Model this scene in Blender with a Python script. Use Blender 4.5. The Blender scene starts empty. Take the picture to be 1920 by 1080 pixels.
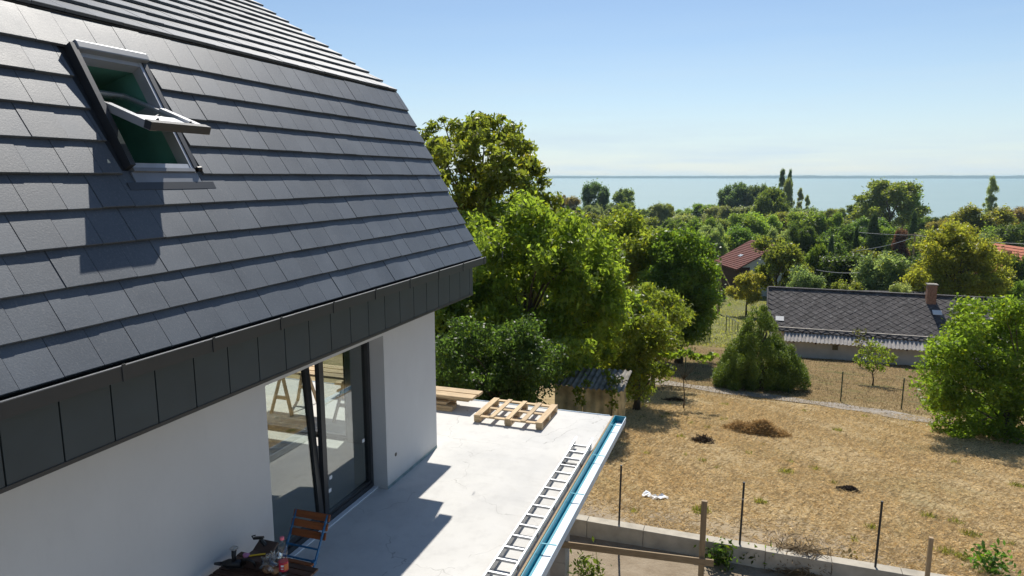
import bpy, math, random
import numpy as np
from mathutils import Matrix, Vector
sc = bpy.context.scene
R = math.radians
# ------------------------------------------------------------------ camera
CAM_Z = 4.5                      # metres above the terrace (z = 0)
F_PX = 1280.0                    # focal length in pixels of the 1920 px wide photograph
PITCH = math.atan(209 / F_PX); YAW = math.atan(455 / (F_PX / math.cos(PITCH)))
cd = bpy.data.cameras.new('camera'); cam = bpy.data.objects.new('camera', cd); sc.collection.objects.link(cam)
cam.location = (0, 0, CAM_Z); cam.rotation_euler = (R(90) - PITCH, 0, YAW)
cd.sensor_width = 36; cd.lens = 36 * F_PX / 1920; cd.clip_start = 0.1; cd.clip_end = 60000
sc.camera = cam
# ------------------------------------------------------------------ sky, sun, exposure
SUN_AZ = R(10.7); SUN_EL = R(51)  # the sun stands 10.7 deg left of +Y
w = bpy.data.worlds.new('World'); sc.world = w; w.use_nodes = True
nt = w.node_tree; nt.nodes.clear()
out = nt.nodes.new('ShaderNodeOutputWorld'); bg = nt.nodes.new('ShaderNodeBackground')
sky = nt.nodes.new('ShaderNodeTexSky'); sky.sky_type = 'NISHITA'; sky.sun_disc = False
sky.sun_elevation = SUN_EL; sky.sun_rotation = -SUN_AZ; sky.altitude = 100
sky.air_density = 1.0; sky.dust_density = 0.2; sky.ozone_density = 3.0
# thin cirrus veil low over the horizon
tc = nt.nodes.new('ShaderNodeTexCoord'); mp = nt.nodes.new('ShaderNodeMapping'); mp.inputs['Scale'].default_value = (2.2, 2.2, 26)
nz = nt.nodes.new('ShaderNodeTexNoise'); nz.inputs['Scale'].default_value = 1.6; nz.inputs['Detail'].default_value = 6; nz.inputs['Roughness'].default_value = .55
rp = nt.nodes.new('ShaderNodeValToRGB'); rp.color_ramp.elements[0].position = .44; rp.color_ramp.elements[0].color = (.6, .6, .6, 1); rp.color_ramp.elements[1].position = .7
sx = nt.nodes.new('ShaderNodeSeparateXYZ')
band = nt.nodes.new('ShaderNodeValToRGB'); e = band.color_ramp.elements
e[0].position = 0.0; e[0].color = (1, 1, 1, 1); e[1].position = .3; e[1].color = (0, 0, 0, 1)
for p_, c_ in ((.05, .85), (.1, .45), (.18, .14)): m_ = e.new(p_); m_.color = (c_, c_, c_, 1)
mu = nt.nodes.new('ShaderNodeMath'); mu.operation = 'MULTIPLY'
mx = nt.nodes.new('ShaderNodeMixRGB'); mx.inputs['Color2'].default_value = (5.9, 7.2, 8.2, 1)
L = nt.links.new
L(tc.outputs['Generated'], mp.inputs['Vector']); L(mp.outputs['Vector'], nz.inputs['Vector']); L(nz.outputs['Fac'], rp.inputs['Fac'])
L(tc.outputs['Generated'], sx.inputs[0]); L(sx.outputs['Z'], band.inputs['Fac'])
L(rp.outputs['Color'], mu.inputs[0]); L(band.outputs['Color'], mu.inputs[1]); L(mu.outputs[0], mx.inputs['Fac'])
L(sky.outputs['Color'], mx.inputs['Color1']); L(mx.outputs['Color'], bg.inputs['Color']); bg.inputs['Strength'].default_value = 0.073
L(bg.outputs[0], out.inputs['Surface'])
sd = bpy.data.lights.new('sun', 'SUN'); sd.energy = 4.1; sd.angle = R(.53); sd.color = (1, .95, .87)
so = bpy.data.objects.new('sun', sd); sc.collection.objects.link(so)
SUN = Vector((-math.sin(SUN_AZ) * math.cos(SUN_EL), math.cos(SUN_AZ) * math.cos(SUN_EL), math.sin(SUN_EL)))
so.rotation_euler = SUN.to_track_quat('Z', 'Y').to_euler(); so.location = (0, 0, 40)
vs = sc.view_settings; vs.view_transform = 'Standard'; vs.look = 'None'; vs.exposure = 0.58; vs.gamma = 1; vs.use_curve_mapping = False
sc.cycles.max_bounces = 10; sc.cycles.diffuse_bounces = 6; sc.cycles.transmission_bounces = 8; sc.cycles.transparent_max_bounces = 24

# ------------------------------------------------------------------ helpers
COL = sc.collection
rng = np.random.default_rng(7); rnd = random.Random(5)
fw = np.array([-math.sin(YAW) * math.cos(PITCH), math.cos(YAW) * math.cos(PITCH), -math.sin(PITCH)])
rt = np.array([math.cos(YAW), math.sin(YAW), 0.0]); upv = np.cross(rt, fw); fh = np.array([-math.sin(YAW), math.cos(YAW), 0])
def ray(x, y): return fw * F_PX + rt * (x - 960) - upv * (y - 540)
def on_y(x, y, Y): d = ray(x, y); return np.array([0, 0, CAM_Z]) + d * (Y / d[1])
def on_z(x, y, z): d = ray(x, y); return np.array([0, 0, CAM_Z]) + d * ((z - CAM_Z) / d[2])
def at_d(x, y, D): d = ray(x, y); return np.array([0, 0, CAM_Z]) + d * (D / (d @ fh))
def project(p):
    q = np.asarray(p, float) - [0, 0, CAM_Z]; f = q @ fw
    return 960 + F_PX * (q @ rt) / f, 540 - F_PX * (q @ upv) / f, f
GY = [-60, 13.3, 13.55, 13.6, 22, 34, 55, 95, 112, 200, 340, 400, 460]
GZ = [-3.2, -3.2, -3.15, -2.85, -4.15, -6.1, -9.1, -13.3, -14.1, -17, -20.0, -20.7, -24]
def ground(x, y):
    y = np.asarray(y, float); x = np.asarray(x, float)
    z = np.interp(y, GY, GZ)
    return z + np.where(y > 14.5, .05 * np.sin(x * .55 + 1) * np.cos(y * .43) + .03 * np.sin(x * 1.3 + y * .9), .03 * np.sin(x * 1.1) * np.sin(y * .9))
def at(x, y):                    # where a pixel's ray meets the ground
    d = ray(x, y); d = d / np.linalg.norm(d); o = np.array([0, 0, CAM_Z]); t = np.linspace(3, 600, 60000)
    p = o + d * t[:, None]; i = np.argmax(p[:, 2] < ground(p[:, 0], p[:, 1])); return p[i]

def tag(o, label=None, cat=None, group=None, kind=None):
    if label: o['label'] = label
    if cat: o['category'] = cat
    if group: o['group'] = group
    if kind: o['kind'] = kind
    return o
def thing(name, label, cat, loc, group=None):
    o = bpy.data.objects.new(name, None); COL.objects.link(o); o.location = loc; o.empty_display_size = .2
    return tag(o, label, cat, group)
def wloc(o):
    v = Vector((0, 0, 0))
    while o is not None: v = v + o.location; o = o.parent
    return v
class MB:
    def __init__(s): s.v = []; s.f = []
    def add(s, vs, fs):
        n = len(s.v); s.v += [tuple(map(float, p)) for p in vs]; s.f += [tuple(i + n for i in f) for f in fs]; return s
    def box(s, x0, x1, y0, y1, z0, z1):
        return s.add([(x0, y0, z0), (x1, y0, z0), (x1, y1, z0), (x0, y1, z0), (x0, y0, z1), (x1, y0, z1), (x1, y1, z1), (x0, y1, z1)],
                     [(3, 2, 1, 0), (4, 5, 6, 7), (0, 1, 5, 4), (1, 2, 6, 5), (2, 3, 7, 6), (3, 0, 4, 7)])
    def hexa(s, p):               # 8 corners, box order
        return s.add(p, [(3, 2, 1, 0), (4, 5, 6, 7), (0, 1, 5, 4), (1, 2, 6, 5), (2, 3, 7, 6), (3, 0, 4, 7)])
    def bar(s, a, b, wd, th, up=(0, 0, 1)):   # rectangular bar from a to b
        a = Vector(a); b = Vector(b); d = (b - a).normalized(); u = Vector(up)
        if abs(d.dot(u)) > .95: u = Vector((0, 1, 0)) if abs(d.y) < .9 else Vector((1, 0, 0))
        sd_ = d.cross(u).normalized() * wd / 2; u = sd_.cross(d).normalized() * th / 2
        return s.hexa([a - sd_ - u, a + sd_ - u, b + sd_ - u, b - sd_ - u, a - sd_ + u, a + sd_ + u, b + sd_ + u, b - sd_ + u])
    def tube(s, pts, rad, n=8, cap=True):
        pts = [Vector(p) for p in pts]; k = len(pts); rad = rad if hasattr(rad, '__len__') else [rad] * k
        base = len(s.v); prev = None
        for i, p in enumerate(pts):
            d = (pts[min(i + 1, k - 1)] - pts[max(i - 1, 0)]).normalized()
            u = prev if prev is not None else (Vector((1, 0, 0)) if abs(d.x) < .8 else Vector((0, 1, 0)))
            u = (u - d * u.dot(d)).normalized(); prev = u; v = d.cross(u)
            for j in range(n):
                a = 2 * math.pi * j / n; s.v.append(tuple(p + (u * math.cos(a) + v * math.sin(a)) * rad[i]))
        for i in range(k - 1):
            for j in range(n):
                s.f.append((base + i * n + j, base + i * n + (j + 1) % n, base + (i + 1) * n + (j + 1) % n, base + (i + 1) * n + j))
        if cap: s.f.append(tuple(base + j for j in reversed(range(n)))); s.f.append(tuple(base + (k - 1) * n + j for j in range(n)))
        return s
    def lathe(s, prof, c, n=16):  # profile of (r, z)
        b = len(s.v); k = len(prof)
        for r_, z in prof:
            for j in range(n): a = 2 * math.pi * j / n; s.v.append((c[0] + r_ * math.cos(a), c[1] + r_ * math.sin(a), c[2] + z))
        for i in range(k - 1):
            for j in range(n): s.f.append((b + i * n + j, b + i * n + (j + 1) % n, b + (i + 1) * n + (j + 1) % n, b + (i + 1) * n + j))
        s.f.append(tuple(b + j for j in reversed(range(n)))); s.f.append(tuple(b + (k - 1) * n + j for j in range(n)))
        return s
    def build(s, name, mat, parent=None, origin=None, smooth=False, bevel=0):
        o0 = wloc(parent) if parent is not None else Vector(origin if origin is not None else (0, 0, 0))
        me = bpy.data.meshes.new(name); me.from_pydata([(p[0] - o0.x, p[1] - o0.y, p[2] - o0.z) for p in s.v], [], s.f)
        me.materials.append(mat); me.update()
        if smooth: me.polygons.foreach_set('use_smooth', [True] * len(me.polygons))
        o = bpy.data.objects.new(name, me); COL.objects.link(o)
        if parent is not None: o.parent = parent
        else: o.location = o0
        if bevel: b = o.modifiers.new('bevel', 'BEVEL'); b.width = bevel; b.segments = 2; b.limit_method = 'ANGLE'
        return o
def quads_mesh(name, V, var=None, mat=None):       # V (N,4,3): one quad per leaf, blade ...
    N, k = V.shape[:2]; me = bpy.data.meshes.new(name)
    me.vertices.add(N * k); me.loops.add(N * k); me.polygons.add(N)
    me.vertices.foreach_set('co', V.astype(np.float32).ravel()); me.loops.foreach_set('vertex_index', np.arange(N * k, dtype=np.int32))
    me.polygons.foreach_set('loop_start', np.arange(0, N * k, k, dtype=np.int32))
    me.update(calc_edges=True)
    if var is not None:
        at_ = me.attributes.new('var', 'FLOAT', 'POINT'); at_.data.foreach_set('value', np.repeat(var, k).astype(np.float32))
    if mat: me.materials.append(mat)
    return me
def obj(name, me, parent=None, loc=(0, 0, 0), color=None):
    o = bpy.data.objects.new(name, me); COL.objects.link(o); o.location = loc
    if parent is not None: o.parent = parent
    if color is not None: o.color = (*color, 1)
    return o

# ------------------------------------------------------------------ materials
class NM:                                            # tiny node helper
    def __init__(s, name):
        s.m = bpy.data.materials.new(name); s.m.use_nodes = True; s.t = s.m.node_tree; s.b = s.t.nodes['Principled BSDF']; s.o = s.t.nodes['Material Output']
    def n(s, ty, **kw):
        x = s.t.nodes.new('ShaderNode' + ty)
        for k, v in kw.items():
            if k in x.inputs: x.inputs[k].default_value = v
            else: setattr(x, k, v)
        return x
    def l(s, a, b): s.t.links.new(a, b)
    def pos(s): return s.n('NewGeometry').outputs['Position']
    def oco(s): return s.n('TexCoord').outputs['Object']
    def noise(s, vec, scale, detail=4, rough=.55):
        x = s.n('TexNoise', Scale=scale, Detail=detail, Roughness=rough); s.l(vec, x.inputs['Vector']); return x.outputs['Fac']
    def ramp(s, fac, stops):
        x = s.n('ValToRGB'); el = x.color_ramp.elements
        el[0].position, el[0].color = stops[0][0], (*stops[0][1], 1); el[1].position, el[1].color = stops[-1][0], (*stops[-1][1], 1)
        for p, c in stops[1:-1]: q = el.new(p); q.color = (*c, 1)
        s.l(fac, x.inputs['Fac']); return x.outputs['Color']
    def mix(s, fac, a, b, mode='MIX'):
        x = s.n('MixRGB', blend_type=mode)
        for i, v in (('Fac', fac), ('Color1', a), ('Color2', b)):
            if isinstance(v, (int, float)): x.inputs[i].default_value = v
            elif isinstance(v, tuple): x.inputs[i].default_value = (*v, 1)
            else: s.l(v, x.inputs[i])
        return x.outputs['Color']
    def math(s, op, a, b=0.0):
        x = s.n('Math', operation=op)
        for i, v in ((0, a), (1, b)):
            if isinstance(v, (int, float)): x.inputs[i].default_value = v
            else: s.l(v, x.inputs[i])
        return x.outputs[0]
    def stretch(s, vec, sc_):
        x = s.n('Mapping'); x.inputs['Scale'].default_value = sc_; s.l(vec, x.inputs['Vector']); return x.outputs[0]
    def col(s, c):
        if isinstance(c, tuple): s.b.inputs['Base Color'].default_value = (*c, 1)
        else: s.l(c, s.b.inputs['Base Color'])
    def bump(s, h, strength=.3, dist=.01):
        x = s.n('Bump', Strength=strength, Distance=dist); s.l(h, x.inputs['Height']); s.l(x.outputs[0], s.b.inputs['Normal'])
    def set(s, **kw):
        for k, v in kw.items(): s.b.inputs[k.replace('_', ' ')].default_value = v
def simple(name, c, rough=.6, metal=0, var=.12, scale=6, bump=0, bscale=60, spec=.4):
    m = NM(name); p = m.pos(); f = m.noise(p, scale)
    lo = tuple(x * (1 - var) for x in c); hi = tuple(min(1, x * (1 + var)) for x in c)
    m.col(m.ramp(f, [(.3, lo), (.7, hi)])); m.set(Roughness=rough, Metallic=metal, Specular_IOR_Level=spec)
    if bump: m.bump(m.noise(p, bscale, 5), bump, .01)
    return m.m
def wood(name, c, axis=0, rough=.7):
    m = NM(name); p = m.oco(); s_ = [14, 14, 14]; s_[axis] = 1.2
    f = m.noise(m.stretch(p, s_), 2.2, 6); g = m.noise(m.pos(), 2.5, 3)
    c1 = m.ramp(f, [(.25, tuple(x * .6 for x in c)), (.5, c), (.8, tuple(min(1, x * 1.25) for x in c))])
    oi = m.n('ObjectInfo'); k = m.math('MULTIPLY_ADD', oi.outputs['Random'], .35); k.node.inputs[2].default_value = .8
    c2 = m.mix(1.0, c1, k, 'MULTIPLY'); m.col(m.mix(m.math('MULTIPLY', g, .25), c2, tuple(x * .55 for x in c)))
    m.set(Roughness=rough, Specular_IOR_Level=.25); m.bump(f, .25, .004); return m.m
M = {}
def mat_tile(name, base, rough):
    m = NM(name); p = m.pos(); oi = m.n('ObjectInfo').outputs['Random']
    f = m.noise(p, 2.3, 5); g = m.noise(p, 75, 3, .75)
    st = m.noise(m.stretch(p, (30, 90, 30)), .5, 3)          # rub marks left by handling
    b = m.ramp(f, [(.3, tuple(x * .88 for x in base)), (.7, tuple(x * 1.12 for x in base))])
    k = m.math('MULTIPLY_ADD', oi, .22); k.node.inputs[2].default_value = .89
    b = m.mix(1, b, k, 'MULTIPLY'); dust = m.math('MULTIPLY', m.ramp(st, [(.62, (0, 0, 0)), (.8, (1, 1, 1))]), .4)
    b = m.mix(dust, b, (.2, .2, .2)); m.col(m.mix(m.math('MULTIPLY', m.ramp(g, [(.5, (0, 0, 0)), (.75, (1, 1, 1))]), .4), b, (.18, .185, .195)))
    m.l(m.math('ADD', m.math('MULTIPLY', f, .14), rough - .07), m.b.inputs['Roughness']); m.set(Specular_IOR_Level=.38)
    m.bump(g, .4, .003); return m.m
M['tile'] = mat_tile('roof_tile_anthracite', (.072, .086, .104), .5)
M['deck'] = simple('roof_underlay', (.02, .02, .022), .9)
M['metal_dark'] = simple('anthracite_metal', (.028, .031, .035), .42, 0, .08, 4, .03, 40, .5)
M['panel'] = simple('anthracite_panel', (.032, .046, .054), .5, 0, .1, 3, .03, 30, .45)
M['seam'] = simple('seam_black', (.008, .008, .009), .7)
M['frame'] = simple('door_frame_grey', (.03, .032, .035), .4, 0, .06)
M['silver'] = simple('silver_metal', (.42, .43, .45), .38, .5, .08)
M['alu'] = simple('aluminium', (.4, .41, .42), .42, .8, .2, 20)
M['greycover'] = simple('grey_cover', (.2, .21, .225), .4, .3, .08)
M['green_lining'] = simple('green_membrane', (.1, .27, .21), .6, 0, .25, 2)
M['white_sheet'] = simple('white_film', (.75, .76, .77), .5, 0, .04, 8)
M['rubber'] = simple('black_plastic', (.012, .012, .013), .45, 0, .1)
def mat_plaster():
    m = NM('white_render'); p = m.pos(); f = m.noise(p, .7, 4); g = m.noise(p, 190, 2)
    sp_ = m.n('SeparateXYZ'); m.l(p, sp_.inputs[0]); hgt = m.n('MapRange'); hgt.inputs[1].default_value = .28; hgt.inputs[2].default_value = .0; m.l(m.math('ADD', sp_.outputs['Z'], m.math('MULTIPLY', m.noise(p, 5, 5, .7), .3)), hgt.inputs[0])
    b = m.ramp(f, [(.3, (.51, .502, .49)), (.7, (.57, .562, .55))]); tw = m.noise(m.stretch(p, (3, 9, 3)), 1.2, 5, .7); b = m.mix(m.math('MULTIPLY', m.ramp(tw, [(.5, (0, 0, 0)), (.8, (1, 1, 1))]), .18), b, (.42, .415, .41))
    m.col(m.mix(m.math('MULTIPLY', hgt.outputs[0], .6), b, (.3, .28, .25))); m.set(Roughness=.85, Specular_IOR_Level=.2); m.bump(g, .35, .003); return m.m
M['plaster'] = mat_plaster()
M['skirt'] = simple('waterproof_skirt', (.2, .27, .27), .7, 0, .3, 9, .3, 20)
M['room'] = simple('room_paint', (.42, .41, .39), .8, 0, .05, 1)
def mat_concrete():
    m = NM('terrace_concrete'); p = m.pos(); f = m.noise(p, .55, 6, .62); g = m.noise(p, 5, 6, .65)
    sw = m.noise(m.stretch(p, (1, 4, 1)), 1.6, 5)
    b = m.ramp(f, [(.3, (.47, .465, .45)), (.52, (.57, .56, .53)), (.75, (.62, .61, .58))])
    b = m.mix(m.math('MULTIPLY', m.ramp(g, [(.5, (0, 0, 0)), (.8, (1, 1, 1))]), .35), b, (.33, .32, .3))
    b = m.mix(m.math('MULTIPLY', m.ramp(sw, [(.55, (0, 0, 0)), (.75, (1, 1, 1))]), .3), b, (.62, .615, .6))
    # hairline cracks
    wv = m.n('TexNoise', Scale=1.7, Detail=4); m.l(p, wv.inputs['Vector'])
    va = m.n('VectorMath', operation='MULTIPLY_ADD'); m.l(wv.outputs['Color'], va.inputs[0]); va.inputs[1].default_value = (.7, .7, 0); m.l(p, va.inputs[2])
    vo = m.n('TexVoronoi', feature='DISTANCE_TO_EDGE', Scale=.55); m.l(va.outputs[0], vo.inputs['Vector'])
    cr = m.math('LESS_THAN', vo.outputs['Distance'], .0016); br = m.math('GREATER_THAN', m.noise(p, .8, 2), .47)
    m.col(m.mix(m.math('MULTIPLY', m.math('MULTIPLY', cr, br), .5), b, (.2, .19, .17)))
    m.set(Roughness=.8, Specular_IOR_Level=.25); m.bump(g, .12, .01); return m.m
M['concrete'] = mat_concrete()
M['kerb'] = simple('kerb_concrete', (.42, .38, .31), .9, 0, .2, 3, .3, 30, .2)
M['column'] = simple('column_concrete', (.36, .34, .31), .9, 0, .16, 2.5, .25, 25, .2)
def mat_glass(name, tint, f0):
    m = NM(name); t = m.t; t.nodes.remove(m.b)
    tr = m.n('BsdfTransparent'); tr.inputs[0].default_value = (*tint, 1); gl = m.n('BsdfGlossy', Roughness=0.0)
    ge = m.n('NewGeometry'); dt = m.n('VectorMath', operation='DOT_PRODUCT'); m.l(ge.outputs['Incoming'], dt.inputs[0]); m.l(ge.outputs['Normal'], dt.inputs[1])
    k = m.math('POWER', m.math('SUBTRACT', 1.0, m.math('ABSOLUTE', dt.outputs['Value'])), 5.0)      # Schlick, the same from both sides
    fr = m.math('ADD', m.math('MULTIPLY', k, 1 - f0), f0)
    mx_ = m.n('MixShader'); m.l(fr, mx_.inputs[0]); m.l(tr.outputs[0], mx_.inputs[1]); m.l(gl.outputs[0], mx_.inputs[2]); m.l(mx_.outputs[0], m.o.inputs[0]); return m.m
M['glass'] = mat_glass('door_glass', (.8, .86, .84), .2)
M['clear'] = mat_glass('clear_plastic', (.93, .95, .97), .05)
M['skyglass'] = mat_glass('skylight_glass', (.8, .86, .84), .25)
M['film'] = simple('turquoise_film', (.01, .27, .36), .35, 0, .15, 4)
M['gutter_white'] = simple('white_steel_and_sunlit_film', (.7, .72, .74), .35, 0, .05, 3)  # coated steel; on the gutter trough, sunlit film with the sunlight in the colour
M['gutter_blue'] = simple('blue_coated_steel', (.5, .62, .72), .35, 0, .06, 3)
M['pine'] = wood('raw_pine', (.56, .41, .24), 0)
M['pine_y'] = wood('raw_pine_long', (.56, .41, .24), 1)
M['oldwood'] = wood('weathered_board', (.37, .27, .16), 0)
M['post_wood'] = wood('weathered_post', (.37, .27, .16), 2)
M['stain'] = wood('stained_slat', (.27, .085, .025), 0, .5)
M['tablewood'] = wood('dark_table_slat', (.085, .042, .026), 0, .5)
M['bluesteel'] = simple('blue_painted_steel', (.012, .11, .25), .4, 0, .12)
M['darkpost'] = simple('dark_steel_post', (.03, .032, .034), .5, .2, .15)
M['greenpost'] = simple('green_coated_post', (.02, .055, .035), .5, 0, .15)
M['bark'] = simple('bark', (.1, .075, .052), .95, 0, .35, 5, .6, 18, .1)
M['asbestos'] = simple('weathered_cement_sheet', (.27, .25, .22), .95, 0, .4, 3, .3, 25, .15)
M['asbestos_wall'] = simple('stained_cement_sheet', (.46, .37, .2), .95, 0, .5, 1.8, .3, 20, .15)
M['palesheet'] = simple('pale_cement_sheet', (.43, .4, .37), .9, 0, .25, 4, .2, 20, .15)
def mat_slate():
    m = NM('old_slate'); p = m.pos(); oi = m.n('ObjectInfo').outputs['Random']; f = m.noise(p, 1.6, 5); g = m.noise(p, 4.5, 3)
    b = m.ramp(f, [(.3, (.055, .05, .05)), (.7, (.1, .09, .088))]); k = m.math('MULTIPLY_ADD', oi, .35); k.node.inputs[2].default_value = .82
    b = m.mix(1, b, k, 'MULTIPLY'); m.col(m.mix(m.math('MULTIPLY', m.ramp(g, [(.56, (0, 0, 0)), (.68, (1, 1, 1))]), .55), b, (.24, .23, .215)))
    m.set(Roughness=.85, Specular_IOR_Level=.25); return m.m
M['slate'] = mat_slate()
M['oldwall'] = simple('old_plaster', (.62, .57, .5), .95, 0, .14, 1.2, .2, 12, .1)
M['brick'] = simple('chimney_brick', (.28, .16, .11), .95, 0, .3, 9, .4, 30, .1)
M['redtile'] = simple('red_roof_tile', (.14, .045, .033), .85, 0, .25, 2, .2, 8, .2)
M['orangetile'] = simple('orange_roof_tile', (.48, .17, .1), .85, 0, .2, 2, .2, 8, .2)
M['darktimber'] = simple('dark_timber', (.07, .035, .025), .85, 0, .25, 3)
M['houseplaster'] = simple('far_white_plaster', (.7, .69, .66), .9, 0, .05, 1)
M['windowdark'] = simple('dark_window_pane', (.03, .035, .04), .1, 0, .1)
def mat_leaf(name, trans=.6, rough=.42, yellow=(1.5, 1.15, .45), ylo=.8, spec=.3, glow=(2.0, 2.0, .85)):
    m = NM(name); oi = m.n('ObjectInfo'); a = m.n('Attribute', attribute_name='var'); c = oi.outputs['Color']; v = a.outputs['Fac']
    k = m.math('MULTIPLY_ADD', v, .8); k.node.inputs[2].default_value = .8
    b = m.mix(1, c, k, 'MULTIPLY'); y = m.mix(1, c, yellow, 'MULTIPLY')
    b = m.mix(m.ramp(v, [(ylo, (0, 0, 0)), (min(1, ylo + .15), (1, 1, 1))]), b, y)
    m.col(b); m.set(Roughness=rough, Specular_IOR_Level=spec)
    tr = m.n('BsdfTranslucent'); tb = m.mix(1, b, glow, 'MULTIPLY'); m.l(tb, tr.inputs['Color'])
    mx_ = m.n('MixShader'); mx_.inputs[0].default_value = trans; m.l(m.b.outputs[0], mx_.inputs[1]); m.l(tr.outputs[0], mx_.inputs[2]); m.l(mx_.outputs[0], m.o.inputs[0]); return m.m
M['leaf'] = mat_leaf('leaf', yellow=(1.55, 1.2, .5), ylo=.82)
M['needle'] = mat_leaf('needle_leaf', .25, .65, (1.35, 1.2, .7), .75)
M['straw'] = mat_leaf('dry_straw', .22, .8, (1.12, 1.1, 1.05), .85, .2, (1.2, 1.2, 1.15))
def mat_ground():
    m = NM('ground_cover'); p = m.pos(); s_ = m.n('SeparateXYZ'); m.l(p, s_.inputs[0]); Y = s_.outputs['Y']
    n1 = m.noise(p, .32, 5, .6); n2 = m.noise(p, 2.6, 6, .65); n3 = m.noise(p, 14, 4, .7); n4 = m.noise(p, .9, 4)
    dry = m.ramp(n2, [(.25, (.23, .165, .09)), (.5, (.36, .275, .15)), (.78, (.46, .36, .205))])
    dry = m.mix(m.math('MULTIPLY', m.ramp(n3, [(.4, (0, 0, 0)), (.75, (1, 1, 1))]), .5), dry, (.25, .175, .1))
    dry = m.mix(m.math('MULTIPLY', m.ramp(n1, [(.5, (0, 0, 0)), (.68, (1, 1, 1))]), .45), dry, (.15, .14, .055))
    soil = m.ramp(n2, [(.3, (.24, .19, .13)), (.7, (.36, .30, .22))]); soil = m.mix(m.math('MULTIPLY', n3, .5), soil, (.2, .15, .1))
    lawn = m.ramp(n2, [(.3, (.15, .105, .045)), (.7, (.25, .175, .085))]); lawn = m.mix(m.ramp(n4, [(.5, (0, 0, 0)), (.75, (1, 1, 1))]), lawn, (.1, .11, .035))
    grn = m.ramp(n2, [(.3, (.11, .12, .04)), (.7, (.2, .19, .085))])
    def step(a, b, wob):
        yy = m.math('ADD', Y, m.math('MULTIPLY', m.math('SUBTRACT', n1, .5), wob)); x = m.n('MapRange'); x.inputs[1].default_value = a; x.inputs[2].default_value = b
        m.l(yy, x.inputs[0]); return x.outputs[0]
    c = m.mix(step(13.7, 15.6, 5), soil, dry); c = m.mix(step(33, 36, 2), c, lawn); c = m.mix(step(56, 60, 3), c, grn)
    m.col(c); m.set(Roughness=.95, Specular_IOR_Level=.1); m.bump(n3, .6, .05); return m.m
M['ground'] = mat_ground()
M['gravel'] = simple('path_gravel', (.27, .24, .205), .95, 0, .25, 5, .5, 40, .1)
def mat_water():
    m = NM('lake_water'); p = m.pos(); f = m.noise(m.stretch(p, (.004, .02, 1)), 1, 4)
    m.col(m.ramp(f, [(.3, (.235, .32, .295)), (.7, (.265, .35, .32))])); m.set(Roughness=.32, Specular_IOR_Level=.3, IOR=1.33)
    m.bump(m.noise(p, .35, 4, .6), .35, .6); return m.m
M['water'] = mat_water()
M['farwood'] = simple('far_shore_wood', (.035, .05, .03), 1, 0, .4, .004, 0, 1, 0)

# ------------------------------------------------------------------ ground, lake, far shore
ys = np.unique(np.concatenate([np.arange(-60, 12, 4), np.array([12, 13, 13.3, 13.45, 13.55, 13.6, 13.8]), np.arange(14, 70, 1.0), np.arange(70, 220, 6), np.arange(220, 470, 20)]))
xs = np.unique(np.concatenate([np.arange(-700, -60, 40), np.arange(-60, -20, 5), np.arange(-20, 45, 1.0), np.arange(45, 100, 5), np.arange(100, 700, 40)]))
gx, gy = np.meshgrid(xs, ys); gz = ground(gx, gy); nx = len(xs)
me = bpy.data.meshes.new('ground'); me.from_pydata(np.stack([gx, gy, gz], -1).reshape(-1, 3).tolist(), [],
    [(j * nx + i, j * nx + i + 1, (j + 1) * nx + i + 1, (j + 1) * nx + i) for j in range(len(ys) - 1) for i in range(nx - 1)])
me.materials.append(M['ground']); me.polygons.foreach_set('use_smooth', [True] * len(me.polygons)); tag(obj('ground', me), kind='structure')
tag(MB().add([(-14000, 300, -20.5), (14000, 300, -20.5), (14000, 13000, -20.5), (-14000, 13000, -20.5)], [(0, 1, 2, 3)]).build('lake', M['water']), kind='structure')
# ground sheet under the land behind the viewer and to the sides
tag(MB().add([(-5000, -5000, -30), (5000, -5000, -30), (5000, 420, -30), (-5000, 420, -30)], [(0, 1, 2, 3)]).build('terrain', M['ground']), kind='structure')
mb = MB(); N = 420; xx = np.linspace(-9000, 12000, N); hh = 36 + 2.5 * np.convolve(rng.normal(0, 1, N + 20), np.ones(3) / 2, 'same')[10:-10] + 3 * np.sin(xx / 1900)
fv = []; ff = []
for i in range(N):
    yb = 9600 + 250 * math.sin(xx[i] / 2300)
    fv += [(xx[i], yb, -22), (xx[i], yb + 20, -20.5 + max(8, hh[i] * .75)), (xx[i], yb + 500, -20.5 + max(10, hh[i])), (xx[i], yb + 900, -22)]
for i in range(N - 1):
    for k in range(3): a = i * 4 + k; ff.append((a, a + 4, a + 5, a + 1))
tag(mb.add(fv, ff).build('far_shore', M['farwood']), kind='structure')
# gravel path crossing below the yard
pp = [at(*p) for p in [(1150, 700), (1230, 716), (1350, 733), (1500, 752), (1600, 766), (1735, 788), (1850, 812), (1990, 845)]]
mb = MB(); pv = []; pf = []; path_pts = []
for i in range(len(pp) - 1):
    for k in range(8): path_pts.append(pp[i] * (1 - k / 8) + pp[i + 1] * k / 8)
for i, p in enumerate(path_pts):
    wv_ = .75 + .15 * math.sin(i * .9)
    for q in (-wv_, 0, wv_): pv.append((p[0], p[1] + q, float(ground(p[0], p[1] + q)) + .03))
for i in range(len(path_pts) - 1):
    for k in range(2): a = i * 3 + k; pf.append((a, a + 3, a + 4, a + 1))
tag(mb.add(pv, pf).build('path', M['gravel'], smooth=True), kind='structure')

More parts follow.
